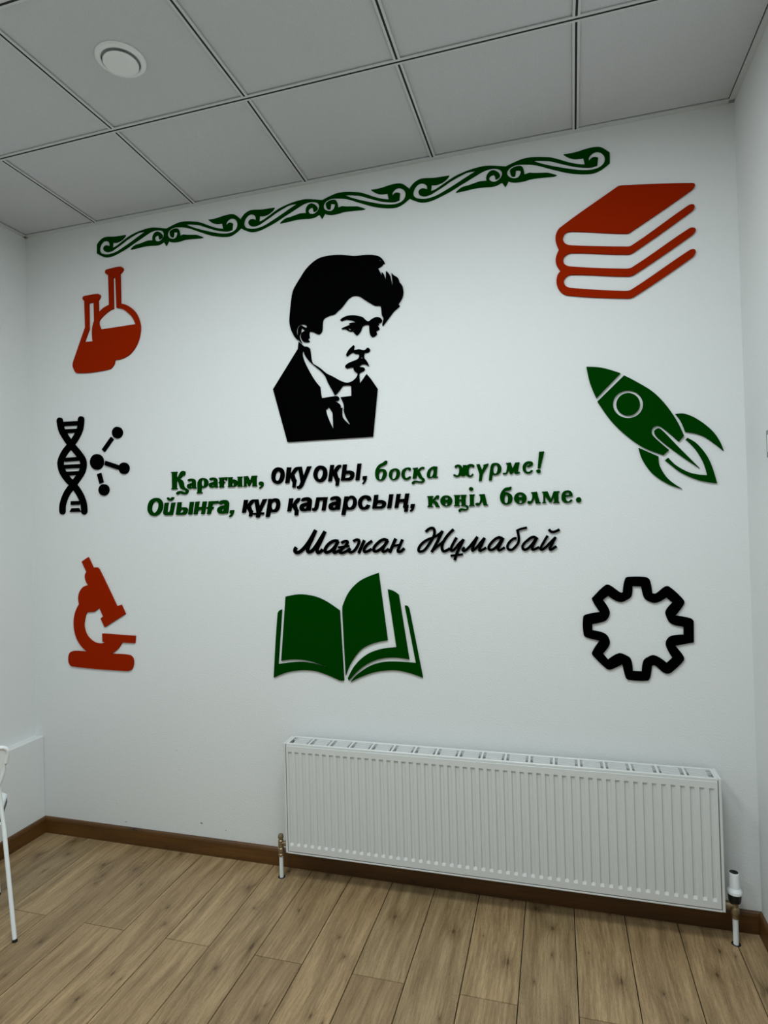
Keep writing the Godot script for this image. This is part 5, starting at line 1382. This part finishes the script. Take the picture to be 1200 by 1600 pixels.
const WORD_9 := [
	["letter", [
		["add", 0, [2223.7,1745.3,1, 2250.5,1745.7,1, 2250.3,1740.4,1, 2246.3,1738,1, 2243.9,1701.3,1, 2249.1,1698.5,1, 2249.1,1696.4,1, 2223.7,1696.7,1, 2223.8,1700.6,1, 2227.9,1703.1,1, 2227.6,1738.6,1, 2223.6,1740.6,1]],
		["add", 0, [2241.8,1723.7,1, 2255.5,1736.3,0, 2265.1,1746.5,0, 2275.8,1746.6,0, 2276.8,1738.2,0, 2272.6,1729.9,1, 2266.1,1732.8,0, 2256.5,1723.2,1, 2268.3,1717.5,0, 2274.4,1700.3,1, 2278.9,1697.5,1, 2278.3,1695,1, 2261,1695.5,1, 2253.5,1712.8,0, 2241.6,1715.8,1]],
	]],
	["letter", [
		["add", 0, [2336.2,1720.4,0, 2332.2,1708.2,0, 2322.2,1699.5,0, 2308.7,1696.6,0, 2295.3,1700.3,0, 2285.7,1709.7,0, 2282.5,1722.3,0, 2286.5,1734.6,0, 2296.6,1743.3,0, 2310.1,1746.1,0, 2323.4,1742.3,0, 2332.9,1732.9,0]],
		["cut", 0, [2304.3,1728,1, 2304.5,1734.6,0, 2311.2,1738.2,0, 2317.6,1732.8,0, 2316.2,1727.6,1, 2310.9,1726.5,0]],
		["cut", 0, [2314.8,1708.1,0, 2313.9,1704.5,0, 2311.7,1701.9,0, 2308.8,1701,0, 2305.9,1702.1,0, 2303.9,1704.8,0, 2303.2,1708.5,0, 2304.1,1712.1,0, 2306.3,1714.7,0, 2309.2,1715.6,0, 2312.1,1714.5,0, 2314.1,1711.8,0]],
	]],
	["letter", [
		["add", 0, [2344.2,1746.1,1, 2371.6,1745.6,1, 2371.5,1741.2,1, 2367.5,1738.8,1, 2367.1,1725.8,1, 2376.3,1726.3,1, 2376.6,1739.2,1, 2374.1,1741.1,1, 2374.2,1745.8,1, 2400.1,1745.4,1, 2399.5,1741,1, 2396.1,1739,1, 2394.9,1700.3,1, 2396.1,1696.4,1, 2374.1,1695.8,1, 2374.2,1699.7,1, 2376.9,1702.2,1, 2376.6,1719,1, 2366.9,1718.9,1, 2366.4,1701.2,1, 2369,1698.6,1, 2368.1,1695.5,1, 2342.8,1696.3,1, 2342.9,1699.9,1, 2347.4,1702.4,1, 2348,1739.5,1, 2344.1,1742.2,1]],
		["add", 0, [2392.4,1701.7,1, 2405.2,1696.1,0, 2407.5,1687,0, 2400.8,1678.2,0, 2389,1675.2,0, 2376.1,1677.1,0, 2369.4,1670,0, 2363,1673.3,0, 2364.6,1681.9,0, 2375.1,1686.7,0, 2388,1684.5,0, 2397,1683.4,0, 2398.5,1689.9,0, 2385.8,1698,1]],
	]],
	["letter", [
		["add", 0, [2413.1,1746.2,1, 2435.7,1746.1,1, 2435.6,1741.5,1, 2432.2,1739.8,1, 2431,1699.1,1, 2434.8,1697,1, 2434.2,1694.4,1, 2409,1694.7,1, 2409.1,1697.8,1, 2413.8,1700.2,1, 2414.4,1740.4,1, 2412.9,1741.5,1]],
		["add", 0, [2430.2,1769.5,0, 2428.9,1765.3,0, 2425.4,1762.3,0, 2420.7,1761.4,0, 2416.1,1762.7,0, 2412.8,1765.9,0, 2411.7,1770.2,0, 2413.1,1774.4,0, 2416.5,1777.4,0, 2421.2,1778.4,0, 2425.8,1777,0, 2429.1,1773.8,0]],
	]],
	["letter", [
		["add", 0, [2455.4,1744.6,1, 2479.6,1745.5,1, 2488.5,1699.8,1, 2493,1698.4,1, 2492.1,1695.1,1, 2473.1,1695.2,1, 2468.7,1718.4,1, 2460.6,1703.3,0, 2452.7,1695.9,0, 2442.5,1695.7,0, 2438.3,1701.5,0, 2440.2,1706.6,0, 2449.2,1708.8,0, 2454.3,1707.4,0, 2459.8,1721.3,1, 2460.3,1738,1, 2455.3,1740.7,1]],
	]],
]
const WORD_10 := [
	["letter", [
		["add", 0, [2544.9,1725.7,0, 2551.4,1751.4,0, 2567.8,1768.6,0, 2583.8,1771.1,0, 2594.9,1773.9,1, 2594.6,1762.6,1, 2586.5,1757.2,0, 2570.6,1755.5,0, 2564.1,1749.3,1, 2579.9,1747.7,0, 2593.9,1738.5,0, 2598.2,1722.2,0, 2592.9,1704.7,0, 2575.2,1695.6,0, 2554.7,1701.1,0]],
		["cut", 0, [2564.9,1721.8,0, 2567.5,1736.2,0, 2573.3,1739.3,0, 2578,1734.2,0, 2578.4,1718.1,0, 2575.5,1705.3,0, 2569.1,1702.9,0, 2564.6,1710.5,0]],
	]],
	["letter", [
		["add", 0, [2657.7,1720.7,0, 2653.8,1708.1,0, 2643.8,1699,0, 2630.4,1696,0, 2617.2,1699.9,0, 2607.7,1709.7,0, 2604.5,1722.6,0, 2608.5,1735.4,0, 2618.5,1744.4,0, 2631.9,1747.3,0, 2645.1,1743.4,0, 2654.6,1733.7,0]],
		["cut", 0, [2625.1,1727.7,1, 2625.3,1735.7,0, 2631.7,1738,0, 2639.4,1733.6,0, 2639.2,1728.1,1, 2631.3,1726.5,0]],
		["cut", 0, [2638,1708,0, 2637.1,1704.5,0, 2634.7,1702,0, 2631.5,1701.1,0, 2628.4,1702.2,0, 2626.2,1704.8,0, 2625.5,1708.4,0, 2626.4,1711.9,0, 2628.8,1714.4,0, 2631.9,1715.2,0, 2635.1,1714.2,0, 2637.3,1711.5,0]],
	]],
	["letter", [
		["add", 0, [2677.2,1745.9,1, 2701.4,1747.2,1, 2711.5,1702.3,1, 2716,1701.2,1, 2715.3,1696.7,1, 2694.3,1696.5,1, 2690.4,1722.1,1, 2682.2,1704.9,0, 2674.1,1696.2,0, 2663.3,1696.6,0, 2659.8,1704,0, 2665.2,1709.3,0, 2674.5,1708.3,0, 2681.2,1725.7,1, 2681.6,1739.4,1, 2677,1741.8,1]],
	]],
	["letter", [
		["add", 0, [2722,1746.4,1, 2745,1747.1,1, 2757.8,1715,1, 2770,1746.2,1, 2793.7,1746.2,1, 2793.6,1741.2,1, 2789,1739.7,1, 2788.8,1701.2,1, 2793,1699.5,1, 2792.2,1695.8,1, 2766.4,1696.3,1, 2766.6,1700.4,1, 2770.6,1701.9,1, 2770.3,1722.4,1, 2758.9,1699.1,1, 2751.3,1699.3,1, 2735.2,1726.9,1, 2734.5,1703.1,1, 2738.2,1700.7,1, 2737.4,1697.3,1, 2721.5,1697.2,1, 2721.6,1701,1, 2725.9,1702.7,1, 2727,1739.9,1, 2721.9,1742.3,1]],
	]],
	["letter", [
		["add", 0, [2800.6,1721.3,0, 2805.6,1738.5,0, 2817.9,1746.8,0, 2833,1746.9,0, 2844.7,1737,0, 2845.8,1722.8,1, 2818.7,1720.7,1, 2819.8,1708,0, 2828.6,1701.5,0, 2839.4,1709.6,0, 2845.3,1706.2,1, 2836,1697.1,0, 2816.4,1695.6,0, 2803.1,1705.5,0]],
		["cut", 0, [2817.4,1728.6,1, 2820.7,1737.9,0, 2828.2,1739.2,0, 2833.2,1734.3,0, 2830.9,1728.7,1]],
	]],
	["letter", [
		["add", 0, [2880.5,1705.9,0, 2878.9,1700.4,0, 2874.8,1696.4,0, 2869.4,1695,0, 2864.1,1696.7,0, 2860.3,1701,0, 2859,1706.7,0, 2860.6,1712.3,0, 2864.7,1716.2,0, 2870.1,1717.6,0, 2875.4,1715.9,0, 2879.2,1711.6,0]],
	]],
]
const WORD_11 := [
	["letter", [
		["pen", 16.3, [1579.4,1524,0, 1572.3,1507.3,0, 1587.8,1499.5,0, 1617.1,1517.9,0, 1648.2,1553.6,0, 1681,1604.4,0]],
		["pen", 16.1, [1681,1604.4,0, 1660.4,1561.8,0, 1643,1528.7,0, 1639.3,1503.7,0, 1658.8,1506.2,0, 1680.3,1528.2,0, 1703.6,1561,0, 1728.2,1597,0]],
		["pen", 14.9, [1728.2,1597,0, 1706.3,1552.7,0, 1687.5,1517,0, 1688.4,1499,0, 1703.4,1503,0, 1714,1512.5,0]],
	]],
	["letter", [
		["pen", 14.2, [1793,1549.9,0, 1772.6,1552.2,0, 1745.8,1538.3,0, 1726.8,1513.7,0, 1729.9,1499.4,0, 1753.6,1505.1,0, 1777.7,1526.8,0, 1793,1549.9,0]],
		["pen", 13.6, [1793,1549.9,0, 1774.5,1515.9,0, 1770.5,1498.9,0, 1782.8,1499.9,0, 1797.6,1507.4,0]],
	]],
	["letter", [
		["pen", 12.4, [1808.7,1541.5,0, 1824.9,1549.4,0, 1838.7,1546.5,0, 1831.6,1531.5,0, 1806.4,1510,0, 1801.7,1497.7,0, 1820.5,1497.5,0, 1847,1512.2,0]],
		["pen", 10.7, [1792.1,1521.1,1, 1847.4,1527.2,1]],
	]],
	["letter", [
		["pen", 12.2, [1867.9,1548.3,0, 1883.8,1556,0, 1895.4,1551.6,0, 1892.3,1535.6,0, 1874.6,1508.7,0, 1856,1497.8,0, 1845.2,1504.1,0, 1851.3,1516.4,0]],
		["pen", 13.1, [1921.3,1552.4,1, 1892.4,1493.2,1]],
		["pen", 12.6, [1958.5,1548.9,0, 1934.9,1532.5,0, 1920.2,1513.1,0, 1921.6,1499.5,0, 1936.6,1501.8,0, 1954.9,1512.1,0]],
	]],
	["letter", [
		["pen", 13, [2033.7,1549.3,0, 2012.3,1554.6,0, 1986.4,1539.1,0, 1965.8,1514.9,0, 1970,1501.4,0, 1988,1504.9,0, 2016.6,1526.5,0, 2033.7,1549.3,0]],
		["pen", 11.9, [2033,1550.6,0, 2013.8,1519.2,0, 2009.5,1499.7,0, 2020.9,1500.8,0, 2036.9,1512.1,0]],
	]],
	["letter", [
		["pen", 13.8, [2071.7,1557.7,1, 2041,1494,1]],
		["pen", 9.9, [2059.5,1524.2,1, 2092.2,1530.2,1]],
		["pen", 12.3, [2103.4,1553,0, 2086.9,1518.2,0, 2080.9,1500.1,0, 2093.8,1498.8,0, 2110.4,1513.5,0]],
	]],
]
const WORD_12 := [
	["letter", [
		["pen", 11.7, [2212,1585.7,0, 2228.8,1599.3,0, 2244.2,1602,0, 2251.5,1591.8,0, 2249.8,1570.3,0, 2231.4,1538.5,0, 2204.1,1504.4,0, 2184.1,1497.1,0, 2176.6,1503.7,0, 2184.9,1524.1,0, 2209.7,1545.3,0, 2240.7,1557.6,0]],
		["pen", 10.3, [2239.6,1557.2,0, 2262.8,1568,0, 2288.3,1586.7,0]],
		["pen", 12.5, [2288.3,1588.8,1, 2261.9,1538,0, 2236.3,1494.4,1]],
		["pen", 9.7, [2239,1499.7,0, 2268,1522.9,0, 2294.7,1546,0]],
		["pen", 12.4, [2338,1594.2,0, 2310.3,1567.1,0, 2288.9,1535.4,0, 2283.9,1509.9,0, 2291.1,1498.1,0, 2306.3,1502.1,0, 2319.4,1509.9,0]],
	]],
	["letter", [
		["pen", 11.5, [2350.4,1557.4,0, 2335.1,1532.6,0, 2324.4,1509.4,0, 2328.2,1499.8,0, 2343,1509.1,0, 2360.7,1530.1,0, 2381.3,1547.1,0]],
		["pen", 12.3, [2381.4,1549.9,0, 2364.6,1517.3,0, 2348.7,1485.7,0, 2339.4,1457.8,0]],
		["pen", 9.4, [2321.7,1477.1,1, 2376.3,1483.3,1]],
	]],
	["letter", [
		["pen", 11.4, [2385.3,1512.8,0, 2376.1,1503.4,0, 2383.8,1498,0, 2403.3,1512.6,0, 2425.1,1537.6,0, 2442.5,1559.4,0]],
		["pen", 10.9, [2442.5,1559.4,0, 2429.1,1531.2,0, 2418.5,1506.1,0, 2420.1,1498.7,0, 2439.1,1514.2,0, 2456.4,1535,0, 2473.6,1553.6,0]],
		["pen", 10.9, [2473.6,1553.6,0, 2460.3,1524.4,0, 2448.5,1501.5,0, 2455.3,1498.3,0, 2479.1,1511.6,0]],
	]],
	["letter", [
		["pen", 11.6, [2549.9,1550.1,0, 2533.6,1554.6,0, 2512.7,1542.4,0, 2491.9,1517.7,0, 2491.9,1504.1,0, 2505.3,1501.8,0, 2526.4,1517.2,0, 2549.9,1550.1,0]],
		["pen", 10.7, [2554.5,1552.1,0, 2541,1525.3,0, 2530.5,1504.7,0, 2536.1,1499,0, 2559,1511.6,0]],
	]],
	["letter", [
		["pen", 11, [2610.3,1550.1,0, 2598.1,1548.3,0, 2581.4,1535.1,0, 2570.7,1516.6,0, 2574.4,1503.7,0, 2588.6,1500.8,0, 2603.1,1512,0, 2615.7,1528.4,0, 2619.8,1544.8,0, 2618.7,1563.4,0, 2615.3,1584.1,0]],
		["pen", 9.8, [2610.8,1581.1,0, 2627.5,1589,0, 2655.4,1594.6,0]],
	]],
	["letter", [
		["pen", 11.3, [2693.4,1548.7,0, 2678.6,1554.1,0, 2658.3,1542.1,0, 2636.2,1519.8,0, 2636.1,1504.4,0, 2647.1,1500.7,0, 2667.5,1515.3,0, 2693.4,1548.7,0]],
		["pen", 10.5, [2697.5,1551.7,0, 2683.8,1527.3,0, 2673.8,1504.9,0, 2679,1499.7,0, 2703.6,1511.1,0]],
	]],
	["letter", [
		["pen", 10.8, [2739.8,1558.7,0, 2721.5,1528.8,0, 2709.6,1506.5,0, 2713.2,1499.3,0, 2728.8,1508.3,0, 2749.1,1528.4,0, 2771.3,1550.4,0]],
		["pen", 10.4, [2772.3,1552.8,0, 2756.8,1522.1,0, 2746.7,1501.9,0, 2752.2,1498.8,0, 2774.5,1513.8,0]],
		["pen", 10.8, [2745.9,1585.8,0, 2754.4,1575.5,0, 2768.1,1574.4,0, 2789.4,1584.1,0]],
	]],
]
